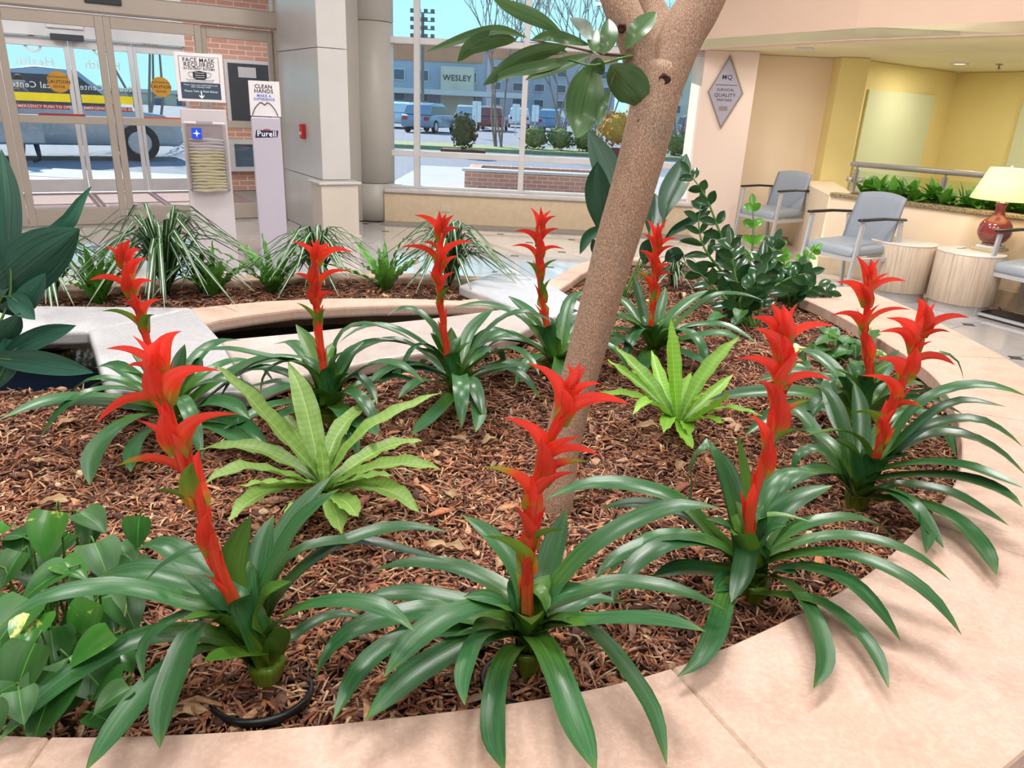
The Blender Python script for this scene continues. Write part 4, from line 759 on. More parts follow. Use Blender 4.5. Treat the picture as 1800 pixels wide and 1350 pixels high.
b4L = [[(1520, 840), (1604, 817), (1693, 820), (1764, 845), (1806, 860)], [(1520, 850), (1604, 838), (1693, 842), (1764, 866), (1798, 892)], [(1525, 830), (1587, 781), (1640, 763), (1693, 760), (1732, 772)], {'p': [(1530, 825), (1594, 767), (1640, 728), (1693, 706), (1768, 715)], 'w': .055}, [(1540, 830), (1590, 780), (1640, 748), (1711, 738), (1764, 760), (1798, 786)], {'p': [(1535, 830), (1620, 772), (1690, 767), (1750, 792), (1806, 838)], 'w': .07}, {'p': [(1515, 870), (1550, 862), (1600, 877), (1627, 912), (1627, 973)], 'w': .045, 'far': False}, [(1520, 875), (1565, 880), (1621, 888), (1682, 916), (1727, 965), (1751, 1010)], {'p': [(1525, 850), (1527, 800), (1508, 770), (1470, 757), (1408, 768)], 'w': .04, 'd1': -.06}, {'p': [(1490, 855), (1465, 812), (1435, 790), (1405, 802), (1391, 838)], 'w': .045, 'far': False, 'L': .3}, {'p': [(1490, 845), (1450, 792), (1420, 742), (1391, 717), (1355, 715)], 'w': .05}, {'p': [(1495, 840), (1487, 780), (1472, 720), (1450, 685), (1428, 675)], 'w': .05, 'd1': .12}, {'p': [(1505, 840), (1513, 770), (1510, 710), (1500, 670)], 'w': .055, 'd1': .14}, {'p': [(1530, 850), (1550, 797), (1580, 793), (1600, 833)], 'w': .035, 'd1': -.05},
       {'p': [(1560, 790), (1610, 717), (1680, 682), (1750, 680), (1806, 697)], 'w': .05}, {'p': [(1490, 860), (1460, 830), (1425, 830), (1395, 850)], 'w': .05, 'L': .3}, {'p': [(1500, 875), (1485, 840), (1475, 815), (1470, 800)], 'w': .055, 'L': .2, 'far': False}, {'p': [(1510, 870), (1505, 830), (1500, 800), (1490, 785)], 'w': .055, 'L': .2, 'far': False}, {'p': [(1520, 830), (1560, 740), (1600, 720)], 'w': .05, 'd1': .15}]
b4B = [(1619, 590, 1613, 523, .02, 1.2), (1622, 590, 1645, 530, .02, 1.2), (1622, 590, 1628, 535, .035, 1.2), (1622, 607, 1704, 559, .01, 1.1), (1622, 610, 1670, 584, .03), (1606, 618, 1558, 559, .01, 1.2), (1602, 635, 1544, 584, .0, 1.1), (1595, 664, 1610, 610, .045, 1.4), (1604, 657, 1679, 642, .01, 1.1), (1588, 684, 1537, 633, .01, 1.2), (1575, 715, 1512, 660, .02, 1.0), (1575, 720, 1626, 720, .03, 1.1), (1552, 762, 1491, 726, .02, .9), (1555, 770, 1580, 715, .03, 1.3), (1550, 780, 1545, 730, .03, 1.2), (1610, 630, 1640, 600, .03, 1.2)]
bromeliad('bromeliad at the right rim whose leaves overhang the stone cap, flat-topped red spike', (1503, 892), b4L, [(1520, 850), (1545, 790), (1551, 750), (1580, 697), (1596, 640), (1615, 598), (1622, 572)], b4B, .058, .45, False, (8, 13), .055, gtip=(11,), green=(12,), extra=5)
b5L = [[(1510, 735), (1501, 704), (1469, 653), (1437, 625), (1402, 612)], {'p': [(1510, 735), (1482, 668), (1458, 668), (1465, 720), (1478, 772)], 'w': .05, 'd1': -.1}, [(1505, 735), (1440, 667), (1380, 657), (1330, 670)], [(1505, 740), (1440, 697), (1370, 688), (1300, 692), (1245, 703)], {'p': [(1525, 735), (1590, 652), (1640, 622), (1680, 632), (1694, 668)], 'w': .045}, {'p': [(1520, 735), (1548, 660), (1580, 615)], 'w': .055, 'd1': .1}, [(1505, 745), (1450, 720), (1400, 715), (1350, 735), (1310, 765)], [(1520, 740), (1570, 700), (1630, 690), (1680, 710)], {'p': [(1515, 735), (1500, 680), (1490, 640)], 'w': .05, 'd1': .1}]
b5B = [(1527, 512, 1505, 450, .01, 1), (1530, 505, 1548, 454, .01), (1528, 505, 1530, 455, .03), (1533, 518, 1562, 480, .01, 1.2), (1533, 530, 1594, 495, .01, 1.1), (1517, 543, 1469, 496, .01, 1.4), (1517, 587, 1459, 555, .01, 1.2), (1529, 577, 1601, 544, .01, 1), (1520, 575, 1546, 535, .04, 1.4), (1521, 640, 1523, 582, .04, 1.4), (1523, 545, 1510, 500, .035, 1.2)]
bromeliad('bromeliad in front of the drum tables, tallest spike on the right', (1512, 748), b5L, [(1528, 697), (1526, 633), (1519, 591), (1523, 545), (1527, 505), (1530, 480)], b5B, .058, .45, False, (), .05, green=(), extra=7)
b6L = [{'p': [(1143, 600), (1128, 542), (1118, 503), (1112, 480)], 'w': .05, 'd1': .05}, [(1140, 605), (1120, 577), (1098, 562), (1080, 560)], [(1138, 612), (1105, 597), (1080, 602), (1062, 615)], [(1152, 600), (1180, 557), (1215, 527), (1245, 510)], {'p': [(1155, 600), (1200, 562), (1250, 522), (1300, 518), (1340, 527)], 'L': .5}, [(1158, 607), (1210, 577), (1270, 572), (1330, 602)], [(1160, 612), (1220, 592), (1270, 587), (1305, 600)], {'p': [(1142, 615), (1132, 635), (1126, 662)], 'L': .25, 'far': False}, {'p': [(1142, 600), (1105, 540), (1070, 512)], 'd1': .15}, {'p': [(1160, 612), (1200, 620), (1240, 640)], 'far': False}, {'p': [(1150, 600), (1158, 550), (1170, 505)], 'd1': .1}]
b6B = [(1155, 446, 1137, 385, .01, 1), (1157, 446, 1174, 384, .01), (1156, 440, 1156, 390, .03), (1152, 452, 1130, 412, .01), (1158, 453, 1190, 419, .01), (1151, 478, 1123, 440, .01, 1.2), (1153, 470, 1187, 433, .01), (1153, 492, 1180, 462, .02, 1.2), (1145, 524, 1116, 476, .01), (1150, 500, 1183, 483, .01, .8), (1152, 480, 1148, 440, .035, 1.3), (1148, 530, 1152, 490, .03, 1.2), (1147, 545, 1160, 500, .02, 1)]
bromeliad('bromeliad just right of the tree trunk with a small red spike', (1147, 628), b6L, [(1145, 590), (1144, 565), (1148, 540), (1151, 497), (1151, 458), (1155, 415)], b6B, .058, .45, False, (), .055, green=(12,), gtip=(8,), extra=7)
b7L = [[(970, 625), (940, 562), (915, 537), (893, 520)], [(968, 628), (920, 562), (856, 537), (796, 540)], [(965, 630), (902, 588), (856, 599), (835, 622)], [(965, 645), (895, 642), (830, 662)], {'p': [(977, 628), (984, 632), (979, 660), (978, 697)], 'w': .05, 'far': False, 'L': .25}, [(983, 622), (1005, 577), (1030, 548)], [(978, 620), (990, 560), (1010, 547), (1030, 553)], {'p': [(985, 620), (1000, 535), (1030, 510)], 'd1': .15}, [(985, 635), (1020, 620), (1050, 640)], {'p': [(972, 620), (960, 575), (950, 550)], 'd1': .1}]
b7B = [(946, 420, 932, 365, .01), (948, 420, 950, 363, .03), (950, 420, 969, 370, .01), (950, 425, 978, 380, .01), (943, 438, 904, 407, .01, 1.1), (948, 436, 983, 402, .01), (940, 464, 899, 433, .01, .8), (948, 464, 992, 438, .01, .8), (946, 455, 945, 405, .035, 1.3), (945, 490, 948, 430, .035, 1.2), (948, 500, 924, 460, .01, 1), (954, 495, 980, 456, .01, .8), (952, 535, 950, 488, .03, 1.2), (955, 560, 968, 490, .01, 1.1)]
bromeliad('bromeliad just left of the tree trunk with a slender red spike', (975, 655), b7L, [(968, 600), (957, 558), (952, 522), (946, 469), (947, 433), (949, 395)], b7B, .058, .45, False, (), .052, green=(10, 11, 12, 13), extra=8)
b8L = [[(792, 655), (735, 599), (675, 573), (630, 580), (595, 603)], [(790, 660), (707, 600), (646, 610), (598, 645)], [(792, 668), (735, 642), (680, 652), (638, 692)], {'p': [(792, 655), (760, 612), (735, 607), (715, 632), (705, 662)], 'w': .05, 'd1': -.15}, {'p': [(795, 650), (765, 582), (735, 550), (705, 542), (680, 556)], 'w': .055}, {'p': [(798, 660), (793, 615), (793, 575)], 'w': .06, 'd1': .02}, {'p': [(805, 655), (822, 592), (845, 562), (870, 540)], 'w': .055}, [(812, 655), (850, 592), (890, 557), (930, 550), (975, 567)], [(815, 660), (865, 622), (905, 614), (935, 637), (948, 660)], {'p': [(806, 675), (824, 668), (837, 700), (841, 730), (836, 760)], 'w': .055, 'far': False}, {'p': [(800, 690), (775, 717), (724, 765)], 'w': .05, 'far': False}, [(815, 680), (870, 652), (922, 642)], {'p': [(798, 660), (775, 600), (760, 560)], 'w': .05, 'd1': .1}, {'p': [(790, 680), (740, 670), (700, 700)], 'w': .045, 'far': False}, [(805, 660), (830, 610), (870, 580), (910, 590)]]
b8B = [(772, 425, 772, 370, .03), (775, 425, 798, 378, .01), (773, 425, 785, 375, .02), (766, 417, 728, 378, .01, 1.2), (774, 435, 807, 403, .01, 1), (765, 440, 741, 425, .0, .9), (763, 464, 706, 434, .01, 1), (772, 464, 833, 425, .01, 1), (774, 485, 806, 449, .01, 1), (774, 513, 799, 478, .01, .9), (770, 517, 753, 476, .02, 1.2), (770, 470, 768, 420, .04, 1.3), (777, 545, 792, 504, .02, .9), (772, 505, 778, 450, .03, 1.2)]
bromeliad('bromeliad in front of the round column, arching leaves over the rear cap', (803, 708), b8L, [(790, 650), (779, 568), (774, 529), (771, 487), (774, 444), (778, 400)], b8B, .058, .45, False, (5,), .052, green=(12,), extra=7)
b9L = [[(565, 675), (517, 632), (447, 640), (390, 682), (335, 722)], [(565, 670), (540, 642), (463, 627), (400, 615), (335, 618)], {'p': [(568, 675), (520, 637), (485, 642), (465, 662), (458, 692)], 'w': .05, 'd1': -.12}, {'p': [(572, 680), (545, 610), (520, 570)], 'w': .06, 'd1': .05}, [(565, 670), (520, 607), (480, 605)], [(580, 670), (597, 592), (637, 570), (690, 582), (730, 602)], [(585, 675), (630, 612), (680, 600), (722, 607)], {'p': [(590, 680), (615, 657), (645, 677), (663, 712)], 'd1': -.1}, [(590, 690), (650, 642), (700, 642), (745, 672)], [(565, 695), (510, 682), (450, 702)], {'p': [(585, 712), (620, 740), (665, 765)], 'far': False}, {'p': [(578, 700), (580, 660), (575, 620)], 'w': .06, 'd1': .02}, {'p': [(570, 715), (530, 715), (480, 740)], 'far': False, 'w': .045}, {'p': [(588, 690), (610, 630), (640, 600)], 'd1': .1}]
b9B = [(556, 470, 545, 421, .02), (560, 470, 580, 427, .01), (558, 465, 560, 419, .03), (549, 464, 513, 425, .01, 1), (566, 471, 622, 444, .01, 1), (549, 518, 517, 481, .01, 1), (562, 506, 618, 477, .01, .8), (552, 549, 533, 512, .02, 1.2), (560, 548, 591, 516, .01, 1.2), (556, 505, 556, 455, .04, 1.4), (556, 535, 560, 485, .03, 1.3), (563, 584, 572, 543, .03, 1), (553, 572, 521, 532, .01, .8)]
bromeliad('bromeliad behind the pale fern in front of the hand gel stand', (577, 745), b9L, [(570, 660), (564, 610), (560, 567), (556, 516), (556, 477), (558, 445)], b9B, .058, .45, False, (3, 11), .05, green=(11, 12), extra=7)
b10L = [{'p': [(290, 720), (200, 702), (97, 702), (0, 737)], 'L': .5}, {'p': [(290, 725), (200, 712), (100, 708), (28, 724)], 'L': .45}, {'p': [(290, 730), (235, 737), (190, 767), (165, 802), (158, 853)], 'w': .065, 'far': False}, {'p': [(292, 715), (240, 667), (200, 642), (166, 647)], 'w': .055}, {'p': [(308, 712), (345, 632), (385, 602), (424, 598)], 'w': .06}, [(318, 722), (380, 672), (450, 637), (540, 627)], [(325, 732), (370, 707), (410, 712), (440, 737)], [(325, 738), (400, 737), (440, 757), (472, 788)], {'p': [(303, 715), (312, 655), (325, 605)], 'd1': .05}, {'p': [(285, 740), (240, 780), (230, 830)], 'far': False}, {'p': [(300, 720), (275, 670), (255, 640)], 'd1': .05}, [(320, 745), (370, 745), (420, 770), (450, 800)]]
b10B = [(218, 480, 202, 427, .01), (222, 475, 229, 421, .01), (220, 475, 215, 425, .03), (215, 478, 183, 432, .01, 1.3), (226, 480, 249, 438, .01), (233, 495, 259, 454, .01, 1), (224, 514, 156, 493, .01, 1), (240, 526, 272, 495, .01, 1.1), (226, 510, 206, 470, .03, 1.2), (248, 565, 212, 524, .02, 1.2), (256, 565, 288, 526, .01, .7), (249, 588, 179, 547, .01, .9), (261, 592, 272, 553, .03, 1), (233, 530, 230, 480, .04, 1.3)]
bromeliad('bromeliad farthest left, its spike in front of the marble slab', (305, 752), b10L, [(290, 690), (262, 610), (249, 567), (233, 516), (222, 477), (217, 450)], b10B, .052, .48, False, (), .055, green=(11, 12), extra=7)
# ---- bird's nest ferns
def fern(label, basepx, leaves, m, w, L):
    base = atz(basepx[0], basepx[1], MZ+.01); t = empty('nest_fern', base, label, 'fern', "bird's nest ferns in the bed")
    for px in leaves:
        kw = {}
        if isinstance(px, dict): kw = dict(px); px = kw.pop('p')
        ww = kw.pop('w', w); pts = trace(px, base+V3(0, 0, .03), kw.pop('L', L), **kw); rl_ = .35 if pts[-1][0] < base[0] else -.35
        VF, uv = blade([base+V3(0, 0, .01)]+pts, ww, p_fern, dside(base, pts[-1], rl_), .35, 16, 4, .004, 5); obj('frond', VF, m, t, True, uv)
fern('pale green bird nest fern on the left of the mulch', (572, 872), [{'p': [(555, 830), (500, 770), (430, 690), (375, 640)], 'w': .065}, {'p': [(562, 830), (550, 770), (530, 690), (506, 637)], 'w': .07}, {'p': [(570, 830), (590, 770), (620, 730), (661, 703)], 'w': .06}, {'p': [(575, 830), (600, 780), (626, 732)], 'w': .035}, {'p': [(580, 835), (640, 760), (710, 720), (775, 690)], 'w': .065}, {'p': [(555, 840), (470, 795), (410, 785), (346, 790)]}, {'p': [(550, 845), (510, 810), (470, 790), (447, 781)], 'w': .03}, {'p': [(550, 850), (450, 825), (400, 830), (360, 850)]}, {'p': [(585, 845), (650, 800), (700, 780), (745, 775)]}, {'p': [(590, 850), (650, 825), (715, 815), (775, 825)]}, {'p': [(590, 860), (650, 855), (700, 870), (738, 902)]}, {'p': [(585, 870), (610, 885), (630, 910)], 'far': False, 'w': .055}, {'p': [(575, 870), (590, 900), (600, 938)], 'far': False, 'w': .055}, {'p': [(555, 860), (490, 860), (440, 880), (402, 915)], 'far': False}, {'p': [(555, 850), (470, 850), (420, 855)], 'w': .04}, {'p': [(570, 850), (566, 800), (560, 770)], 'w': .035, 'd1': 0}, {'p': [(565, 835), (520, 760), (490, 720)], 'w': .05}, {'p': [(590, 855), (640, 840), (690, 835)], 'w': .045}, {'p': [(565, 870), (530, 890), (500, 915)], 'far': False, 'w': .05}], 'fern', .06, .42)
fern('bright green bird nest fern right of the tree trunk', (1192, 752), [{'p': [(1190, 730), (1185, 660), (1182, 610), (1179, 560)], 'w': .055, 'd1': .03}, {'p': [(1200, 730), (1230, 670), (1265, 625), (1299, 592)], 'w': .06}, {'p': [(1205, 735), (1250, 695), (1288, 658)], 'w': .05}, {'p': [(1210, 740), (1250, 720), (1285, 690)], 'w': .045}, {'p': [(1180, 730), (1140, 670), (1080, 607)], 'w': .055}, {'p': [(1180, 730), (1130, 680), (1068, 632)], 'w': .05}, {'p': [(1180, 735), (1120, 698), (1052, 690)], 'w': .05}, {'p': [(1180, 735), (1140, 705), (1112, 728)], 'w': .045, 'far': False}, {'p': [(1185, 740), (1175, 735), (1167, 760)], 'w': .05, 'far': False, 'L': .2}, {'p': [(1195, 745), (1205, 745), (1213, 765)], 'w': .045, 'far': False, 'L': .2}, {'p': [(1205, 745), (1240, 735), (1272, 745)], 'w': .05}, {'p': [(1188, 730), (1165, 680), (1145, 615)], 'w': .05}, {'p': [(1195, 730), (1200, 690), (1215, 655)], 'w': .05}, {'p': [(1182, 735), (1150, 690), (1110, 650)], 'w': .05}, {'p': [(1205, 745), (1270, 718), (1340, 730)], 'w': .04}, {'p': [(1200, 740), (1222, 705), (1245, 690)], 'w': .05, 'd1': -.08}, {'p': [(1192, 740), (1200, 760), (1218, 790)], 'w': .04, 'far': False}], 'fern_bright', .05, .4)
# ---- tree
tb = atz(972, 893, MZ); tree = empty('indoor_tree', tb, 'slender tree with speckled bark rising from the middle of the bed', 'tree')
dB = depth(tb); tp = [tb+V3(-.008, .01, -.1), tb]+[atd(x, y, dB+e) for x, y, e in ((985, 800, -.01), (1012, 690, -.03), (1047, 560, -.06), (1085, 420, -.09), (1120, 300, -.12), (1148, 190, -.14), (1165, 120, -.15))]
def trunk(P, r, ns=28, n=60, amp=.03):
    V, Fc = tube(P, r, ns, n); V = np.asarray(V); c = V.reshape(-1, ns, 3).mean(1, keepdims=True) if len(V) % ns == 0 else None
    d = V.reshape(-1, ns, 3)-c; k = 1+amp*np.sin(np.arange(ns)*2*math.pi/ns*3+np.linspace(0, 5, d.shape[0])[:, None])+NR.normal(0, amp*.25, d.shape[:2]); return ((c+d*k[..., None]).reshape(-1, 3), Fc)
obj('trunk', trunk(tp, [.057, .055, .051, .05, .051, .054, .057, .059, .062, .06]), 'bark', tree, True)
fk = atd(1165, 120, dB-.15)
for P, r in (([atd(1146, 190, dB-.14), atd(1122, 85, dB-.15), atd(1088, 0, dB-.15), atd(1060, -90, dB-.14), atd(1010, -300, dB-.1), atd(980, -620, dB-.05)], [.045, .046, .036, .034, .028, .02]), ([atd(1150, 190, dB-.14), atd(1195, 70, dB-.16), atd(1235, 0, dB-.17), atd(1262, -90, dB-.2), atd(1330, -300, dB-.22), atd(1380, -640, dB-.25)], [.054, .06, .055, .05, .04, .026]), ([fk, atd(1160, 50, dB-.1), atd(1140, 0, dB-.08), atd(1120, -80, dB-.04), atd(1130, -300, dB+.1), atd(1150, -560, dB+.2)], [.05, .032, .025, .022, .018, .014])): obj('branch', trunk(P, r, 20, 24), 'bark', tree, True)
for x, y, r, dz in ((1167, 140, .013, .205), (1128, 217, .013, .185), (1131, 324, .009, .16), (1092, 50, .01, .19), (1067, 460, .006, .125)):
    c = atd(x, y, dB-dz); v = CP-c; v /= np.linalg.norm(v); a = np.cross(v, UP); a /= np.linalg.norm(a); b = np.cross(a, v); P = []
    V, Fc = lathe([(.001, -.001), (r*.55, .0), (r*.8, .0025), (r*1.15, -.005)], ns=14); V[:, 0] *= 1.2; V[:, :2] *= 1+NR.normal(0, .08, (len(V), 1)); obj('knot', (c+V[:, :1]*a+V[:, 1:2]*b+V[:, 2:]*v, Fc), 'knot', tree, True)
tw0 = atd(1112, 98, dB-.19); tD = dB-.22
obj('twig', tube([tw0, atd(1060, 95, tD), atd(1000, 82, tD), atd(932, 70, tD)], [.004, .003, .0016], 6, 14), 'twig', tree, True)
obj('twig', tube([tw0, atd(1085, 104, tD), atd(1040, 115, tD), atd(1000, 104, tD)], [.004, .003, .0018], 6, 12), 'stem_green', tree, True)
obj('twig', tube([tw0, atd(1080, 130, tD), atd(1073, 156, tD)], [.003, .002], 6, 8), 'twig', tree, True)
for P, w, m in (([(926, 66), (880, 52), (830, 62), (749, 91)], 17, 0), ([(908, 70), (870, 70), (830, 82), (804, 109)], 32, 0), ([(935, 69), (965, 63), (995, 68), (1037, 80)], 20, 0), ([(866, -3), (900, 14), (950, 36), (990, 61)], 26, 0), ([(1043, 69), (1030, 50), (1015, 40), (1001, 31)], 24, 1), ([(1055, 97), (1047, 80), (1050, 51)], 28, 0), ([(1060, 97), (1070, 65), (1070, 33)], 30, 0), ([(1098, 87), (1120, 55), (1154, 21)], 32, 0), ([(1073, 114), (1095, 140), (1118, 165), (1131, 190)], 62, 0), ([(1045, 112), (1030, 160), (1020, 205), (1014, 243)], 66, 0), ([(1073, 156), (1060, 185), (1050, 222)], 15, 0), ([(998, 82), (950, 92), (900, 115), (849, 150)], 32, 0), ([(1019, 103), (950, 117), (890, 130), (850, 150)], 20, 0), ([(1040, 96), (980, 117), (923, 141)], 22, 0), ([(998, 92), (960, 88), (905, 105)], 22, 0), ([(1062, 110), (1050, 118), (1030, 128)], 28, 0)):
    q = [atd(x, y, tD+R.uniform(-.02, .02)+.01*i) for i, (x, y) in enumerate(P)]; d = q[-1]-q[0]; d /= np.linalg.norm(d); v = (CP-q[0]); v /= np.linalg.norm(v); s = np.cross(d, v); VF, uv = blade(q, w*tD/F*1.05, p_oval, s/np.linalg.norm(s)+v*R.uniform(-.35, .35), .22, 14, 4); obj('leaf', VF, 'tree_leaf_pale' if m else 'tree_leaf', tree, True, uv)
for bx_, by_, e_ in ((980, -620, -.05), (1380, -640, -.25), (1150, -560, .2), (1010, -300, -.1), (1330, -300, -.22)):
    c_ = atd(bx_, by_, dB+e_)
    for k in range(9):
        az = R.uniform(0, 6.3); el = R.uniform(-.4, .9); d = V3(math.cos(az)*math.cos(el), math.sin(az)*math.cos(el), math.sin(el)); A = c_+V3(R.uniform(-.1, .1), R.uniform(-.1, .1), R.uniform(-.12, .05)); Ln = R.uniform(.12, .18)
        obj('twig', tube([c_, (c_+A)/2+UP*.01, A], [.004, .003, .002], 5, 6), 'twig', tree, True); VF, uv = blade([A, A+d*Ln*.5+UP*.01, A+d*Ln-UP*Ln*.2], Ln*.42, p_oval, np.cross(d, UP)+1e-6, .22, 8, 2); obj('leaf', VF, 'tree_leaf', tree, True, uv)
# ---- big dark leaves (cast-iron plants)
def aspid(label, basepx, leaves, m, dep=0):
    base = atz(basepx[0], basepx[1], MZ); t = empty('cast_iron_plant', base, label, 'plant', 'broad dark-leaved plants'); db = depth(base)
    for P, w, e in leaves:
        q = [atd(x, y, db+dep+e*i/(len(P)-1)) for i, (x, y) in enumerate(P)]; d = q[-1]-q[0]; d /= np.linalg.norm(d); v = (CP-q[0]); v /= np.linalg.norm(v); s = np.cross(d, v); s /= np.linalg.norm(s)
        VF, uv = blade(q, w*db/F, p_asp, s+v*R.uniform(-.3, .3), .25, 16, 6); obj('leaf', VF, m, t, True, uv); obj('stalk', tube([base+V3(R.uniform(-.03, .03), R.uniform(-.03, .03), 0), (base+q[0])/2+V3(0, 0, .02), q[0], q[1]], [.006, .005, .004, .002], 6, 12), 'stem_green', t, True)
aspid('dark broad-leaved plant filling the left picture edge', (-45, 700), [([(18, 520), (16, 430), (14, 340), (2, 262)], 40, -.05), ([(-5, 560), (2, 470), (-2, 400), (-12, 330)], 50, 0), ([(-45, 520), (60, 440), (115, 395), (140, 355), (161, 327)], 30, .05), ([(-60, 570), (0, 510), (70, 450), (140, 402)], 95, 0), ([(-30, 540), (10, 545), (40, 535), (80, 480)], 40, 0), ([(5, 520), (30, 530), (62, 562)], 35, -.05), ([(-50, 630), (20, 632), (90, 640), (165, 655)], 40, -.1), ([(-20, 640), (30, 612), (80, 588), (134, 572)], 36, 0), ([(-20, 700), (10, 640), (20, 580)], 38, 0), ([(-40, 640), (-10, 600), (20, 575), (35, 550)], 40, -.05)], 'aspidistra_teal')
aspid('dark broad-leaved plant partly hidden behind the tree trunk', (1100, 520), [([(1100, 400), (1082, 340), (1058, 280), (1034, 229)], 50, 0), ([(1055, 430), (1058, 380), (1050, 330), (1050, 284)], 48, -.1), ([(1165, 400), (1172, 360), (1195, 310), (1207, 270)], 46, 0), ([(1160, 430), (1185, 405), (1215, 388), (1245, 365)], 17, -.1), ([(1075, 395), (1050, 405), (1030, 420), (1019, 447)], 20, -.1), ([(1140, 420), (1148, 380), (1152, 340)], 34, .05), ([(1130, 470), (1138, 440), (1140, 420)], 30, -.1), ([(1165, 462), (1185, 448), (1202, 446)], 26, -.1), ([(1065, 470), (1050, 440), (1042, 420)], 22, -.1), ([(1085, 440), (1080, 400), (1070, 350)], 40, .05)], 'aspidistra')
# ---- ZZ plants
def zz(label, basepx, stems):
    base = atz(basepx[0], basepx[1], MZ); t = empty('zz_plant', base, label, 'plant', 'glossy stemmed plants at the right rear'); db = depth(base)
    for P, n, ll, lw, m, e in stems:
        q = catmull([base+V3(R.uniform(-.05, .05), R.uniform(-.04, .04), 0)]+[atd(x, y, db+e) for x, y in P], 24); s = obj('stem', tube(q, [.011, .008, .003], 7, 20), 'stem_green', t, True); T = np.gradient(q, axis=0); T /= np.linalg.norm(T, axis=1)[:, None]
        v = CP-base; v /= np.linalg.norm(v)
        for k in range(n):
            f = .3+.68*k/(n-1); i = min(23, int(f*23)); 
            for sg_ in (-1, 1):
                sd = np.cross(T[i], v); sd /= np.linalg.norm(sd); d = sd*sg_*.8+T[i]*.75+v*R.uniform(-.25, .45); d /= np.linalg.norm(d); L = ll*(1-.35*abs(f-.55)/.45)*R.uniform(.85, 1.1); A = q[i]; Q = [A, A+d*L*.5+UP*.004, A+d*L-UP*L*.1]
                w_ = np.cross(d, v); w_ = w_/np.linalg.norm(w_)+v*R.uniform(-.5, .5); VF, uv = blade(Q, lw*R.uniform(.9, 1.1), p_oval, w_, .3, 6, 2); obj('leaflet', VF, m, s, True, uv)
        d = T[-1]; VF, uv = blade([q[-1], q[-1]+d*ll*.4, q[-1]+d*ll*.8], lw*.8, p_oval, np.cross(d, v), .3, 6, 2); obj('leaflet', VF, m, s, True, uv)
zz('cluster of glossy green stems behind the bright fern', (1318, 575), [([(1290, 480), (1262, 400), (1240, 345), (1212, 305)], 8, .11, .05, 'zz_leaf', .05), ([(1285, 500), (1240, 440), (1228, 395), (1232, 358)], 9, .15, .04, 'zz_leaf', .12), ([(1310, 500), (1322, 440), (1324, 400), (1323, 362)], 6, .09, .045, 'zz_new', .05), ([(1330, 500), (1350, 460), (1362, 430)], 6, .12, .055, 'zz_leaf', 0), ([(1300, 510), (1290, 470), (1285, 430)], 6, .13, .055, 'zz_leaf', -.05), ([(1320, 520), (1335, 490), (1340, 455)], 6, .12, .06, 'zz_leaf', -.1), ([(1345, 520), (1385, 490), (1420, 480)], 5, .12, .055, 'zz_leaf', 0), ([(1280, 530), (1250, 500), (1230, 480)], 5, .13, .055, 'zz_leaf', -.05), ([(1300, 530), (1320, 505), (1330, 490)], 5, .13, .06, 'zz_leaf', -.15)])
zz('shorter glossy plant with lighter new shoots near the cap', (1400, 545), [([(1385, 500), (1378, 460), (1372, 430)], 7, .08, .04, 'zz_new', -.05), ([(1395, 490), (1410, 460), (1432, 440)], 6, .08, .035, 'zz_new', 0), ([(1410, 520), (1430, 505), (1455, 512)], 5, .11, .05, 'zz_leaf', 0), ([(1400, 510), (1400, 490), (1405, 475)], 5, .12, .06, 'zz_leaf', -.1), ([(1385, 520), (1365, 495), (1360, 480)], 5, .12, .06, 'zz_leaf', -.1)])
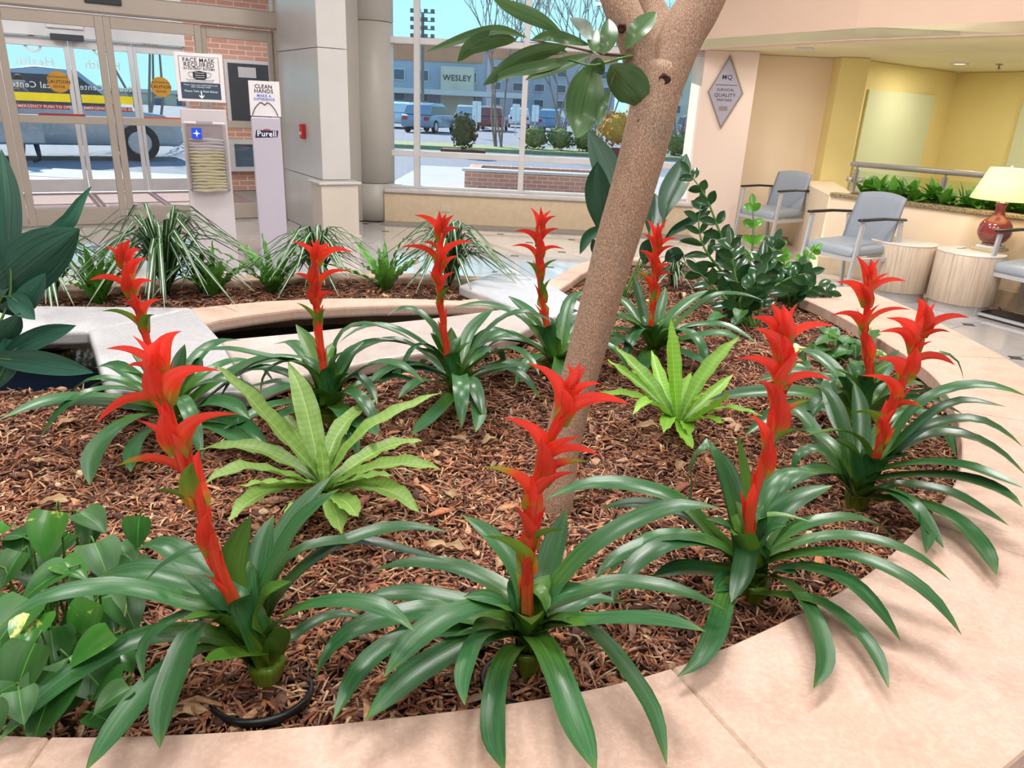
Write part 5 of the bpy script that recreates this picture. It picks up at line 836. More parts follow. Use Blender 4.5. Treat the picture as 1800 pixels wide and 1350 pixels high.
# ---- pothos
def pothos(label, items, base, sc, m2=.2):
    t = empty('pothos', base, label, 'plant', 'trailing heart-leaved plants')
    for x, y, z, L, az, tilt, mm in items:
        c = atz(x, y, z); d = V3(math.cos(az)*math.cos(tilt), math.sin(az)*math.cos(tilt), -math.sin(tilt)); s = np.cross(d, UP); s /= np.linalg.norm(s); A = c-d*L*.5
        VF, uv = blade([A, A+d*L*.33+UP*L*.05, A+d*L*.66+UP*L*.04, A+d*L-UP*L*.06], L*.86, p_heart, s, .28, 10, 6); obj('leaf', VF, 'pothos_var' if mm else 'pothos', t, True, uv)
        g = V3(A[0]*.75+base[0]*.25, A[1]*.75+base[1]*.25, MZ); obj('petiole', tube([A, A-d*L*.25-UP*.01, g], [.0022, .0028, .003], 5, 8), 'stem_green', t, True)
items = [(85, 945, .6, .105, -1.7, 1.0, 1), (165, 920, .56, .085, -.4, .4, 0), (243, 938, .56, .075, -1.6, 1.2, 0), (20, 945, .58, .08, 2.8, .3, 0), (40, 975, .55, .08, -1.2, .8, 0), (130, 1005, .57, .075, -.3, .3, 1), (180, 990, .54, .1, -.8, .6, 0), (75, 1030, .56, .1, -2.4, .4, 0), (18, 1005, .56, .08, -1.8, .7, 0), (160, 940, .52, .07, -1.5, .9, 0), (100, 915, .55, .06, 1.0, .2, 1), (15, 1110, .55, .12, -1.9, .5, 0), (40, 1190, .53, .11, -1.8, .9, 0), (95, 1150, .5, .09, -1.0, .7, 0), (150, 1105, .52, .1, -2.0, 1.0, 1), (190, 1090, .5, .09, -.8, .8, 1), (125, 1100, .48, .09, -2.6, .6, 0), (165, 1200, .49, .14, -.5, .35, 0), (80, 1250, .5, .12, -1.6, .6, 0), (15, 1170, .47, .09, 2.6, .5, 0), (220, 1165, .47, .06, -.5, .5, 1), (30, 1080, .5, .1, -2.8, .6, 0), (225, 1080, .5, .09, -.7, .7, 0), (60, 1090, .48, .09, -1.4, .7, 0), (190, 1270, .47, .07, -.2, .4, 0), (10, 1240, .47, .1, -2.2, .6, 0), (-30, 1000, .55, .1, 2.8, .4, 0), (-40, 1100, .52, .11, -2.8, .5, 0), (205, 1020, .5, .09, -.6, .6, 0), (100, 970, .5, .09, -1.9, .6, 0), (250, 1010, .48, .08, -.4, .5, 0), (130, 1140, .46, .09, -1.2, .6, 0), (50, 1140, .46, .09, -2.0, .6, 0), (-20, 1190, .48, .1, -2.6, .5, 0), (145, 1050, .49, .09, -1.6, .5, 0), (210, 1050, .47, .08, .2, .4, 0)]
for _ in range(22): items.append((R.uniform(-20, 255), R.uniform(930, 1275), R.uniform(.45, .56), R.uniform(.06, .1), R.uniform(-3.1, 0), R.uniform(.2, .9), R.random() < .2))
pothos('trailing pothos with marbled heart leaves in the front left corner', items, atz(110, 1130, MZ), 1)
it2 = [(R.uniform(1395, 1555), R.uniform(588, 655), R.uniform(.44, .52), R.uniform(.08, .13), R.uniform(-3, 0), R.uniform(.1, .7), R.random() < .3) for _ in range(26)]
pothos('low light green trailing plant between the right bromeliads', it2, atz(1470, 625, MZ), 1)
it3 = [(R.uniform(1225, 1310), R.uniform(520, 575), R.uniform(.44, .52), R.uniform(.08, .12), R.uniform(-3, 0), R.uniform(.1, .7), 0) for _ in range(10)]
pothos('small light green trailing plant at the foot of the glossy stems', it3, atz(1265, 560, MZ), 1)
# ---- rear strip: spider plants and crisp ferns
def spider(label, px, sc, n=46):
    base = atz(px[0], px[1], .4); t = empty('spider_plant', base, label, 'plant', 'spider plants in the rear bed'); A = []; UVs = []
    for k in range(n):
        az = R.uniform(0, 2*math.pi); L = sc*R.uniform(.3, .56); el = R.uniform(.6, 1.35); d = V3(math.cos(az), math.sin(az), 0); top = base+d*L*.35*math.cos(el)+UP*L*.75*math.sin(el); tip = base+d*L*(.85*math.cos(el)+.35)+UP*max(.02, L*(.75*math.sin(el)-.35))
        VF, uv = blade([base+UP*.01, top*.75+base*.25+UP*.02, top+d*L*.1, tip], .03*sc**.5*R.uniform(.8, 1.2), p_narrow, np.cross(d, UP), .3, 8, 2); A.append(VF); UVs.append(uv)
    V, Fc = join(*A); obj('leaves', (V, Fc), 'spider', t, True, np.concatenate(UVs))
spider('striped spider plant behind the leftmost red spike', (295, 520), 1.3, 80); spider('striped spider plant at the far left of the rear bed', (95, 530), .95, 60); spider('striped spider plant behind the spike by the hand gel stand', (560, 505), 1.0, 70); spider('striped spider plant left of the marble bridge at the rear', (790, 505), 1.1, 80); spider('striped spider plant tuft behind the striped foliage by the slab', (355, 520), .7, 30)
spider('small striped spider plant at the far rim behind the trunk', (1180, 505), .6, 26)
def crisp(label, px, sc, n=17):
    base = atz(px[0], px[1], .4); t = empty('crisp_fern', base, label, 'fern', 'wavy crisp ferns in the rear bed')
    for k in range(n):
        az = k*2.4+R.uniform(-.3, .3); L = sc*R.uniform(.22, .4); el = R.uniform(.6, 1.4); d = V3(math.cos(az)*math.cos(el), math.sin(az)*math.cos(el), math.sin(el)); h = V3(d[0], d[1], 0); tip = base+d*L+h*L*.3-UP*L*.06
        VF, uv = blade([base+h*.02, base+d*L*.5, tip], .05*sc, p_narrow, np.cross(h+1e-6, UP)/(np.linalg.norm(h)+1e-6), .3, 18, 4, .009, 6); obj('frond', VF, 'crisp_fern', t, True, uv)
crisp('crisp fern left of the leftmost red spike', (175, 535), 1.0); crisp('crisp fern at the foot of the mask stand', (375, 525), .85); crisp('crisp fern between the mask and gel stands', (480, 515), .95, 16); crisp('crisp fern in front of the sunlit floor strip', (678, 512), 1.0)
# dry leaves on the mulch
for x, y, L, az, lab in ((700, 880, .07, .3, 'curled dry leaf on the mulch right of the pale fern'), (790, 870, .06, 2.0, 'dry tan leaf on the mulch below the tree'), (770, 800, .05, 1.1, 'small dry leaf beside the pale fern tip'), (765, 962, .06, .1, 'fallen leaf half pink and half green by the centre bromeliad'), (800, 965, .06, -.2, 'yellow green fallen leaf by the centre bromeliad'), (120, 745, .07, .9, 'pale dry leaf on the mulch at the left'), (95, 885, .08, .1, 'flat dry leaf behind the pothos'), (1140, 752, .09, .2, 'yellowing leaf on the mulch left of the bright fern'), (880, 990, .05, 1.4, 'crumpled dry leaf near the centre spike'), (1320, 830, .06, .4, 'dry leaf left of the third front bromeliad'), (1195, 820, .06, 1.2, 'dry leaf on open mulch below the bright fern'), (860, 775, .06, .7, 'dry leaf on the mulch left of the trunk'), (330, 1255, .07, .2, 'broad dry leaf left of the black pot rim')):
    c = atz(x, y, MZ+.022); d = V3(math.cos(az), math.sin(az), R.uniform(-.1, .25)); d /= np.linalg.norm(d); VF, uv = blade([c-d*L/2, c+UP*.006, c+d*L/2], L*.5, p_oval, np.cross(d, UP), .6, 8, 4, .004, 2); tag(obj('dry_leaf', VF, 'dry_leaf', None, True, uv), lab, 'leaf', 'fallen dry leaves')

# ================================================================== FURNITURE
def chair(label, P, fac, footbar=False):
    """P: floor point under the front leg at the chair's own right as seen from the planter; fac: facing direction"""
    f = V3(*fac, 0); f /= np.linalg.norm(f); w = V3(-f[1], f[0], 0)  # w: across the chair
    t = empty('armchair', P, label, 'chair', 'grey-blue waiting room armchairs'); Wd, Dp, AZ = .56, .54, .70
    g = lambda a, b, z: V3(*P)+w*a-f*b+UP*z
    RZ_ = math.atan2(w[1], w[0])
    for a in (0, Wd):
        obj('leg', beam(g(a, .0, 0), g(a, .055, AZ-.02), .024, .045, .004, up=tuple(f)), 'chair_frame', t); obj('leg', beam(g(a, Dp+.05, 0), g(a, Dp-.03, AZ-.02), .024, .042, .004, up=tuple(f)), 'chair_frame', t)
        obj('armrest', join(beam(g(a, .0, AZ), g(a, .3, AZ+.008), .048, .022, .008), beam(g(a, .29, AZ+.008), g(a, Dp+.02, AZ-.004), .046, .022, .008)), 'black', t)
        obj('side_rail', beam(g(a, .035, .36), g(a, Dp, .36), .022, .04, .004), 'chair_frame', t)
    obj('front_rail', beam(g(0, .04, .365), g(Wd, .04, .365), .022, .04, .004), 'chair_frame', t); obj('rear_rail', beam(g(0, Dp, .36), g(Wd, Dp, .36), .022, .04, .004), 'chair_frame', t)
    n = 10; V = []; Fc = []
    # seat: soft slab
    ctr = g(Wd/2, .265, .43); V, Fc = box((0, 0, 0), (Wd-.05, .50, .085), 0, .032, 3); V = V.copy(); V[:, 2] += -.012*(V[:, 1]/.25)*1+.01*(1-(V[:, 0]/.25)**2); obj('seat', (ctr+V[:, :1]*w+V[:, 1:2]*f*1+V[:, 2:]*UP, Fc), 'chair_seat', t, True)
    # backrest: curved, leaning back
    V, Fc = [], []; th = .045; nx, nz = 12, 8; top = []
    for side in (0, 1):
        for i in range(nz+1):
            for k in range(nx+1):
                u = k/nx*2-1; z = i/nz; hw = (Wd-.05)/2*(1-.05*z+.0); zz = .44+.46*z-(.03*u*u if i == nz else .03*u*u*z); b = Dp-.06+.11*z-.035*(1-u*u)*0+.03*(u*u)*-1
                e = th*(1-.55*max(abs(u)**8, (2*abs(z-.5))**10)); V.append(g(Wd/2+u*hw, b+(e/2 if side else -e/2), zz))
    N = (nx+1)*(nz+1)
    for i in range(nz):
        for k in range(nx):
            q = [i*(nx+1)+k, i*(nx+1)+k+1, (i+1)*(nx+1)+k+1, (i+1)*(nx+1)+k]; Fc += [tuple(q), tuple(N+j for j in q[::-1])]
    rim = [k for k in range(nx+1)]+[i*(nx+1)+nx for i in range(1, nz+1)]+[nz*(nx+1)+k for k in range(nx-1, -1, -1)]+[i*(nx+1) for i in range(nz-1, 0, -1)]
    Fc += [(rim[i], N+rim[i], N+rim[(i+1) % len(rim)], rim[(i+1) % len(rim)]) for i in range(len(rim))]
    obj('backrest', orient((np.array(V), Fc)), 'chair_vinyl', t, True)
    if footbar: obj('foot_bar', join(beam(g(.01, .02, .03), g(Wd-.01, .02, .03), .03, .02)), 'chair_frame', t); obj('foot_panel', beam(g(.02, .15, .045), g(Wd-.02, .15, .045), .22, .012), 'black', t)
    return t
zA = .70
def fromarms(l, r): 
    a, b = atz(l[0], l[1], zA), atz(r[0], r[1], zA); d = b-a; d /= np.linalg.norm(d); return a*V3(1, 1, 0), (d[1], -d[0]) if False else (d[1]*1.0, -d[0])
for lab, l, r in (('armchair against the cream wall, farthest from the lamp', (1295, 326), (1378, 338)), ('armchair left of the drum tables, nearer the planter', (1417, 371), (1516, 389))):
    a, fc = fromarms(l, r); d = atz(*r, zA)-atz(*l, zA); d /= np.linalg.norm(d); f = V3(d[1], -d[0], 0); f = f if f[0] < 0 else -f; w = V3(-f[1], f[0], 0)
    P = a if w@d > 0 else atz(*r, zA)*V3(1, 1, 0); mid = (atz(*l, zA)+atz(*r, zA))/2*V3(1, 1, 0); P = mid-w*.28; chair(lab, P, f[:2])
f3 = V3(-.9, -.44, 0); f3 /= np.linalg.norm(f3); w3 = V3(-f3[1], f3[0], 0); P3 = atz(1712, 556, 0); P3 = P3 if w3[1] < 0 else P3-w3*.56
chair('armchair cut off by the right picture edge beside the lamp table', P3, f3[:2], True)
def drum(label, px, r):
    q = atz(px[0], px[1], .5); x, y = q[0], q[1]; t = empty('drum_table', (x, y, 0), label, 'table', 'wood-look drum side tables')
    obj('toe_kick', lathe([(r*.9, 0), (r*.9, .085)], (x, y, 0), 48), 'toe_kick', t, True); obj('drum', lathe([(r*.8, .085), (r-.004, .085), (r, .089), (r, .488), (r-.004, .492)], (x, y, 0), 56), 'washed_wood', t, True); obj('top', lathe([(r-.004, .488), (r+.002, .492), (r+.002, .498), (r-.002, .502), (.001, .502)], (x, y, 0), 56), 'table_top', t, True); return V3(x, y, .502)
t1 = drum('empty drum side table next to the grey chair', (1590, 424), .275); t2 = drum('drum side table that carries the red vase lamp', (1708, 442), .255)
lb = atz(1741, 434, .53); lb[2] = .502
bk_ = empty('books', lb, 'two flat pale books under the red vase lamp', 'book'); obj('book', box(lb+V3(0, 0, .012), (.24, .18, .024), .5, .003), 'book', bk_); obj('book', box(lb+V3(0, 0, .034), (.2, .15, .02), .6, .003), 'paper', bk_)
z0 = .546; la = empty('table_lamp', lb+V3(0, 0, .044), 'oxblood ceramic vase lamp with a pale yellow shade, lit', 'lamp')
obj('foot', lathe([(.07, z0), (.075, z0+.012), (.06, z0+.02)], (lb[0], lb[1], 0), 32), 'granite', la, True)
obj('vase', lathe([(.06, z0+.015), (.10, z0+.04), (.125, z0+.085), (.13, z0+.12), (.12, z0+.17), (.09, z0+.21), (.055, z0+.235), (.04, z0+.26), (.038, z0+.31), (.045, z0+.345), (.05, z0+.35), (.03, z0+.352)], (lb[0], lb[1], 0), 40), 'oxblood', la, True)
obj('socket', lathe([(.02, z0+.35), (.012, z0+.36), (.012, z0+.42)], (lb[0], lb[1], 0), 16), 'steel', la, True); sz = z0+.375
obj('shade', lathe([(.245, sz), (.15, sz+.25), (.147, sz+.25), (.242, sz)], (lb[0], lb[1], 0), 48), 'lamp_shade', la, True)
obj('harp', join(beam(lb+V3(-.147, 0, sz+.235-lb[2]), lb+V3(.147, 0, sz+.235-lb[2]), .004, .004), tube([lb+V3(0, 0, sz+.05-lb[2]), lb+V3(0, 0, sz+.26-lb[2])], .004, 6)), 'steel', la); obj('finial', ellipsoid(lb+V3(0, 0, sz+.265-lb[2]), (.01, .01, .014)), 'steel', la, True)
obj('bulb', ellipsoid(lb+V3(0, 0, sz+.1-lb[2]), (.03, .03, .045)), 'lens', la, True)
l = bpy.data.lights.new('table_lamp_bulb', 'POINT'); l.energy = 8; l.color = (1, .88, .62); l.shadow_soft_size = .06; o = bpy.data.objects.new('table_lamp_bulb', l); COL.objects.link(o); o.location = lb+V3(0, 0, sz+.17-lb[2])
obj('cord', tube([lb+ln*.1+V3(0, 0, .05), lb+ln*.26+V3(0, 0, .0), lb+ln*.28+ld*.03-V3(0, 0, .4), lb+ln*.25+ld*.1-V3(0, 0, .49), lb-ln*.1+ld*.3-V3(0, 0, .495)], .004, 6, 20), 'black', la, True)
q = atz(1690, 436, .503); tag(obj('remote', box(q+V3(0, 0, .006), (.1, .035, .01), .6, .003), 'panel_white'), 'small flat white card holder on the lamp table', 'card holder')
# plants in the trough of the low wall
for k in range(20):
    a = .25+k*.125; c = L0+ld*a+ln*R.uniform(.14, .36)+UP*(LZ-.03); t = empty('trough_plant', c, 'leafy green plant in the dense row along the low wall trough', 'plant', 'trough plants on the low wall')
    for j in range(17):
        az = R.uniform(0, 6.3); el = R.uniform(.2, 1.4); L = R.uniform(.15, .27); d = V3(math.cos(az)*math.cos(el), math.sin(az)*math.cos(el), math.sin(el)); A = c+V3(math.cos(az), math.sin(az), 0)*R.uniform(0, .06)+UP*R.uniform(0, .04)
        VF, uv = blade([A, A+d*L*.5+UP*.01, A+d*L-UP*L*.15], R.uniform(.06, .085), p_oval, np.cross(d, UP)+1e-6, .3, 6, 2); obj('leaf', VF, 'shrub_leaf', t, True, uv)

# ================================================================== STANDS BY THE ENTRANCE
def facing(P): f = -(P*V3(1, 1, 0)); return f/np.linalg.norm(f)
B = atz(398, 482, 0); fb = facing(B); ab = np.cross(UP, fb); ab = ab if ab[0] > 0 else -ab; yb = math.atan2(ab[1], ab[0]); dB2 = B
def onst(x, y, P, f, off=0):
    r_ = ray(x, y); t = ((P+f*off-CP)@f)/(r_@f); q = CP+r_*t; return q
def rect(P, f, a, x0, x1, z0, z1, o0, o1, bev=0): 
    rz = math.atan2(a[1], a[0]); return box(P+a*(x0+x1)/2+f*(o0+o1)/2+UP*((z0+z1)/2-P[2]), (x1-x0, abs(o1-o0), z1-z0), rz, bev)
def su(x, y, P, f, a): q = onst(x, y, P, f); return float((q-P)@a), float(q[2])
ms = empty('mask_stand', B, 'tall pale stand holding a bag of masks below a face mask sign', 'stand')
xa, zt_ = su(312, 190, B, fb, ab); xb, _ = su(370, 190, B, fb, ab); xm = (xa+xb)/2; hw = .17
xf = su(395, 440, B, fb, ab)[0]; xm = xf*.5+xm*.5
obj('panel', rect(B, fb, ab, xm-hw, xm+hw, .03, zt_, -.02, .02, .006), 'stand_white', ms); obj('foot', rect(B, fb, ab, xm-.22, xm+.22, 0, .03, -.18, .2, .006), 'stand_white', ms)
sx, szt = su(320, 92, B, fb, ab); _, szb = su(325, 178, B, fb, ab)
sg1 = obj('sign_holder', rect(B, fb, ab, xm-.175, xm+.175, szb, szt, -.006, .012, .003), 'paper', ms); obj('sign_post', rect(B, fb, ab, xm-.15, xm+.15, zt_, szb, -.006, .004), 'plastic_clear', ms)
def frontp(P, f, a, x, z, o): return P+a*x+f*o+UP*(z-P[2])
h_ = szt-szb; S = lambda k: szb+h_*k
obj('border', join(rect(B, fb, ab, xm-.145, xm+.145, S(.925), S(.93), .012, .0132), rect(B, fb, ab, xm-.145, xm-.142, S(.42), S(.93), .012, .0132), rect(B, fb, ab, xm+.142, xm+.145, S(.42), S(.93), .012, .0132)), 'ink', sg1)
obj('blue_band', rect(B, fb, ab, xm-.145, xm+.145, S(.06), S(.40), .012, .0132), 'navy', sg1)
for s, k, z in (('FACE MASK', .855, .043), ('REQUIRED', .76, .045), ('IN PATIENT ROOMS', .68, .024), ('For the safety of our patients and staff', .46, .012), ('masks are required in patient rooms', .425, .012)): text(s, z, frontp(B, fb, ab, xm, S(k), .0128), ab, 'ink', sg1, bold=.008 if z > .02 else 0)
for s, k, z in (('Please clean your hands before and', .35, .016), ('after wearing a mask', .31, .016), ('Please Take A Mask Below', .22, .021)): text(s, z, frontp(B, fb, ab, xm, S(k), .014), ab, 'decal_white', sg1)
obj('arrow', (np.array([frontp(B, fb, ab, xm+x, S(.13)+z, .0142) for x, z in ((-.004, .03), (.004, .03), (.004, -.005), (.018, .008), (.018, -.004), (0, -.022), (-.018, -.004), (-.018, .008), (-.004, -.005))]), [(0, 1, 2, 8), (2, 3, 4, 5), (8, 5, 6, 7), (2, 5, 8)]), 'decal_white', sg1)
mk = [(-.05, .02), (0, .03), (.05, .02), (.05, -.02), (.03, -.035), (-.03, -.035), (-.05, -.02)]
mi = obj('mask_icon', (np.array([frontp(B, fb, ab, xm+x, S(.56)+z, .0135) for x, z in mk]), [tuple(range(7))]), 'ink', sg1)
for s in (-1, 1): obj('ear_loop', tube([frontp(B, fb, ab, xm+s*.05, S(.56)+.018, .0135), frontp(B, fb, ab, xm+s*.08, S(.56)+.015, .0135), frontp(B, fb, ab, xm+s*.075, S(.56)-.012, .0135), frontp(B, fb, ab, xm+s*.05, S(.56)-.02, .0135)], .0012, 5, 10), 'ink', sg1)
for k in (0, 1, 2): obj('pleat', rect(B, fb, ab, xm-.035, xm+.035, S(.56)-.02+k*.016, S(.56)-.017+k*.016, .0135, .0145), 'paper', sg1)
# mask bag
_, mz1 = su(330, 212, B, fb, ab); _, mz0 = su(345, 336, B, fb, ab)
mb = empty('mask_bag', frontp(B, fb, ab, xm, mz0, .03), 'clear pouch of pale yellow face masks hung on the pale stand', 'mask bag')
obj('pouch', rect(B, fb, ab, xm-.155, xm+.155, mz0, mz1, .022, .1, .02), 'plastic_clear', mb); obj('hanger', join(rect(B, fb, ab, xm-.15, xm-.06, mz1-.015, mz1, .1, .104), rect(B, fb, ab, xm+.06, xm+.15, mz1-.015, mz1, .1, .104)), 'paper', mb)
tg = obj('brand_label', rect(B, fb, ab, xm-.1, xm-.025, mz1-.13, mz1-.05, .1, .103), 'blue_logo', mb); obj('label_star', (np.array([frontp(B, fb, ab, xm-.0625+x, mz1-.09+z, .1035) for x, z in ((-.03, 0), (-.006, .006), (0, .03), (.006, .006), (.03, 0), (.006, -.006), (0, -.03), (-.006, -.006))]), [tuple(range(8))]), 'decal_white', tg)
nM = 17
for k in range(nM):
    z = mz0+.02+(mz1-mz0-.16)*k/(nM-1); x0, x1 = xm-.135+R.uniform(0, .012), xm+.135-R.uniform(0, .012); dz = R.uniform(-.006, .006)
    P = [frontp(B, fb, ab, x0+(x1-x0)*i/6, z+dz*math.sin(i)+R.uniform(-.003, .003), .068+R.uniform(-.004, .004)) for i in range(7)]; V, Fc = tube(P, [.006, .0125, .0135, .0135, .0125, .006], 8, 14)
    obj('folded_mask', (V, Fc), 'mask_white' if k > nM-5 else 'mask_yellow', mb, True)
# gel stand
Bg = atz(487, 478, 0); fg = facing(Bg); ag = np.cross(UP, fg); ag = ag if ag[0] > 0 else -ag
gs = empty('gel_stand', Bg, 'narrow lilac grey hand gel stand with a clean hands sign', 'stand'); x1, zt2 = su(462, 206, Bg, fg, ag); xq = su(488, 460, Bg, fg, ag)[0]; xm = (x1+xq)/2; hw = .115
obj('column', rect(Bg, fg, ag, xm-hw, xm+hw, .02, zt2, -.05, .06, .008), 'stand_lilac', gs); obj('foot', rect(Bg, fg, ag, xm-.19, xm+.19, 0, .025, -.19, .19, .008), 'stand_lilac', gs)
_, s1z = su(455, 142, Bg, fg, ag); _, s0z = su(460, 204, Bg, fg, ag); sg2 = obj('sign_card', rect(Bg, fg, ag, xm-.115, xm+.125, s0z, s1z, -.0, .006), 'paper', gs); h_ = s1z-s0z
for s, k, z, m in (('CLEAN', .84, .042, 'ink'), ('HANDS', .71, .042, 'ink'), ('MAKE A', .58, .03, 'blue_ink'), ('DIFFERENCE', .48, .028, 'blue_ink')): text(s, z, frontp(Bg, fg, ag, xm, s0z+h_*k, .0068), ag, m, sg2, bold=.012)
for s in (-1, 1): obj('hand_icon', tube([frontp(Bg, fg, ag, xm+.1*s, s0z+.005, .008), frontp(Bg, fg, ag, xm+.075*s, s0z+.06, .008), frontp(Bg, fg, ag, xm+.03*s, s0z+.105, .008), frontp(Bg, fg, ag, xm, s0z+.085, .008)], .0035, 6, 16), 'ink', sg2, True)
lz = zt2-.13; lg = obj('logo_plate', (np.array([frontp(Bg, fg, ag, xm+x, lz+z, .0615) for x, z in ((-.09, -.03), (.085, -.02), (.095, .03), (-.08, .03))]), [(0, 1, 2, 3)]), 'logo_navy', gs); text('Purell', .062, frontp(Bg, fg, ag, xm+.002, lz+.002, .0625), ag, 'decal_white', lg, bold=.012); obj('logo_arc', tube([frontp(Bg, fg, ag, xm-.02, lz+.034, .062), frontp(Bg, fg, ag, xm+.01, lz+.04, .062), frontp(Bg, fg, ag, xm+.03, lz+.034, .062)], .003, 5, 8), 'logo_red', lg)

# ================================================================== OUTDOORS
gr = struct('ground', box0(-60, 60, 10.05, 140, -.4, -.1), 'asphalt'); struct('pavement', join(box0(-2.6, 14, 10.1, 20, -.1, -.05), box0(-12, -2.6, 13.5, 15.0, -.1, -.06)), 'pavement')
# brick-edged bed outside the window
ow = empty('outdoor_planter', (.4, 15.6, -.05), 'low brick edged bed on the paving outside the window', 'planter'); obj('brick_wall', box0(-1.1, 1.9, 14.7, 14.95, -.05, .28, .01), 'brick', ow); obj('coping', box0(-1.15, 1.95, 14.66, 15.0, .28, .33, .01), 'fac_trim', ow); obj('side_wall', join(box0(-1.1, -.85, 14.95, 16.6, -.05, .28), box0(1.65, 1.9, 14.95, 16.6, -.05, .28), box0(-.85, 1.65, 16.35, 16.6, -.05, .28)), 'brick', ow); obj('soil', box0(-.85, 1.65, 14.95, 16.35, -.05, .22), 'brick_paving', ow)
tag(obj('lawn_strip', join(box0(-9, 12, 28.3, 31, -.1, .03)), 'grass'), 'sunlit strip of lawn beside the drive', 'lawn', kind='stuff')
def blob(name, label, cat, c, r, m, n=260, leaf=.16, group=None, trunk_=None):
    """rounded shrub made of many small leaf faces"""
    d = NR.normal(size=(n, 3)); d /= np.linalg.norm(d, axis=1)[:, None]; rad = NR.uniform(.55, 1, n)[:, None]; C = V3(*c)+d*rad*np.array(r); t1 = np.cross(d, NR.normal(size=(n, 3))); t1 /= np.linalg.norm(t1, axis=1)[:, None]; t2 = np.cross(d, t1)*.6+d*.5; s = leaf*NR.uniform(.5, 1.2, (n, 1))
    V = np.stack([C-t1*s*.3, C+t2*s*.5, C+t1*s*.5, C-t2*s*.5], 1).reshape(-1, 3); Fc = [(4*i, 4*i+1, 4*i+2, 4*i+3) for i in range(n)]; core = ellipsoid(c, tuple(x*.72 for x in r), 14, 9)
    b0 = (c[0], c[1], c[2]-r[2]); t = empty(name, b0, label, cat, group); obj('foliage', join((V, Fc), core), m, t); return t
q = aty(815, 250, 25.); e = blob('conifer_shrub', 'dark pointed shrub in a rust coloured box outside', 'shrub', (q[0], 25., .7), (.45, .4, .62), 'conifer', 420, .2); obj('planter_box', box((q[0], 25., .02), (1.4, .8, .24), 0, .02), 'terracotta', e)
q = aty(1088, 225, 27.0); e = blob('golden_shrub', 'golden autumn shrub in a brown tub outside', 'shrub', (q[0], 27.0, .95), (.8, .6, .65), 'gold_shrub', 420, .2); obj('tub', lathe([(.4, -.1), (.55, .3), (.5, .3)], (q[0], 27.0, 0), 20), 'terracotta', e)
for k, x in enumerate((940, 985, 1030, 1195)):
    q = aty(x, 232, 29.6); blob('hedge_shrub', ('pale clipped shrub by the lawn left of the big hanging leaf', 'pale clipped shrub behind the big hanging leaf', 'pale clipped shrub left of the golden shrub', 'pale clipped shrub right of the trunk')[k], 'shrub', (q[0], 29.6, .45), (.6, .5, .5), 'hedge', 320, .16, 'pale shrubs along the lawn')
def baretree(label, x, Y, h, seed):
    rr = random.Random(seed); q = aty(x, 200, Y); b = V3(q[0], Y, -.1); t = empty('bare_tree', b, label, 'tree', 'leafless trees outside'); parts = []; tw = []
    def grow(p, d, L, r, lv):
        e_ = p+d*L; mid = (p+e_)/2+V3(rr.uniform(-1, 1), rr.uniform(-1, 1), 0)*L*.06; (parts if lv < 2 else tw).append(tube([p, mid, e_], [r, r*.85, r*.7], 5 if lv < 2 else 4))
        if lv >= 4: return
        for _ in range(3 if lv else 2):
            nd = d+V3(rr.uniform(-1, 1), rr.uniform(-1, 1), rr.uniform(-.1, .5))*.55; nd /= np.linalg.norm(nd); grow(e_, nd, L*rr.uniform(.55, .8), r*.62, lv+1)
    for s in range(4): d = V3(rr.uniform(-.3, .3), rr.uniform(-.3, .3), 1); d /= np.linalg.norm(d); grow(b+V3(rr.uniform(-.2, .2), rr.uniform(-.2, .2), 0), d, h*.36, .05, 0)
    obj('trunk', join(*parts), 'bark_grey', t); tag(obj('twigs', join(*tw), 'bark_grey', t), kind='stuff')
baretree('bare crape myrtle tree left of the centre mullion outside', 880, 30, 6.6, 1); baretree('bare tree seen behind the large hanging leaves', 985, 33, 7.2, 2); baretree('bare tree behind the indoor tree trunk outside', 1060, 36, 8, 3); baretree('bare tree outside in the narrow pane right of the trunk', 1200, 34, 7.5, 4); baretree('bare tree seen through the glass of the entrance doors', 262, 26, 7.5, 5)
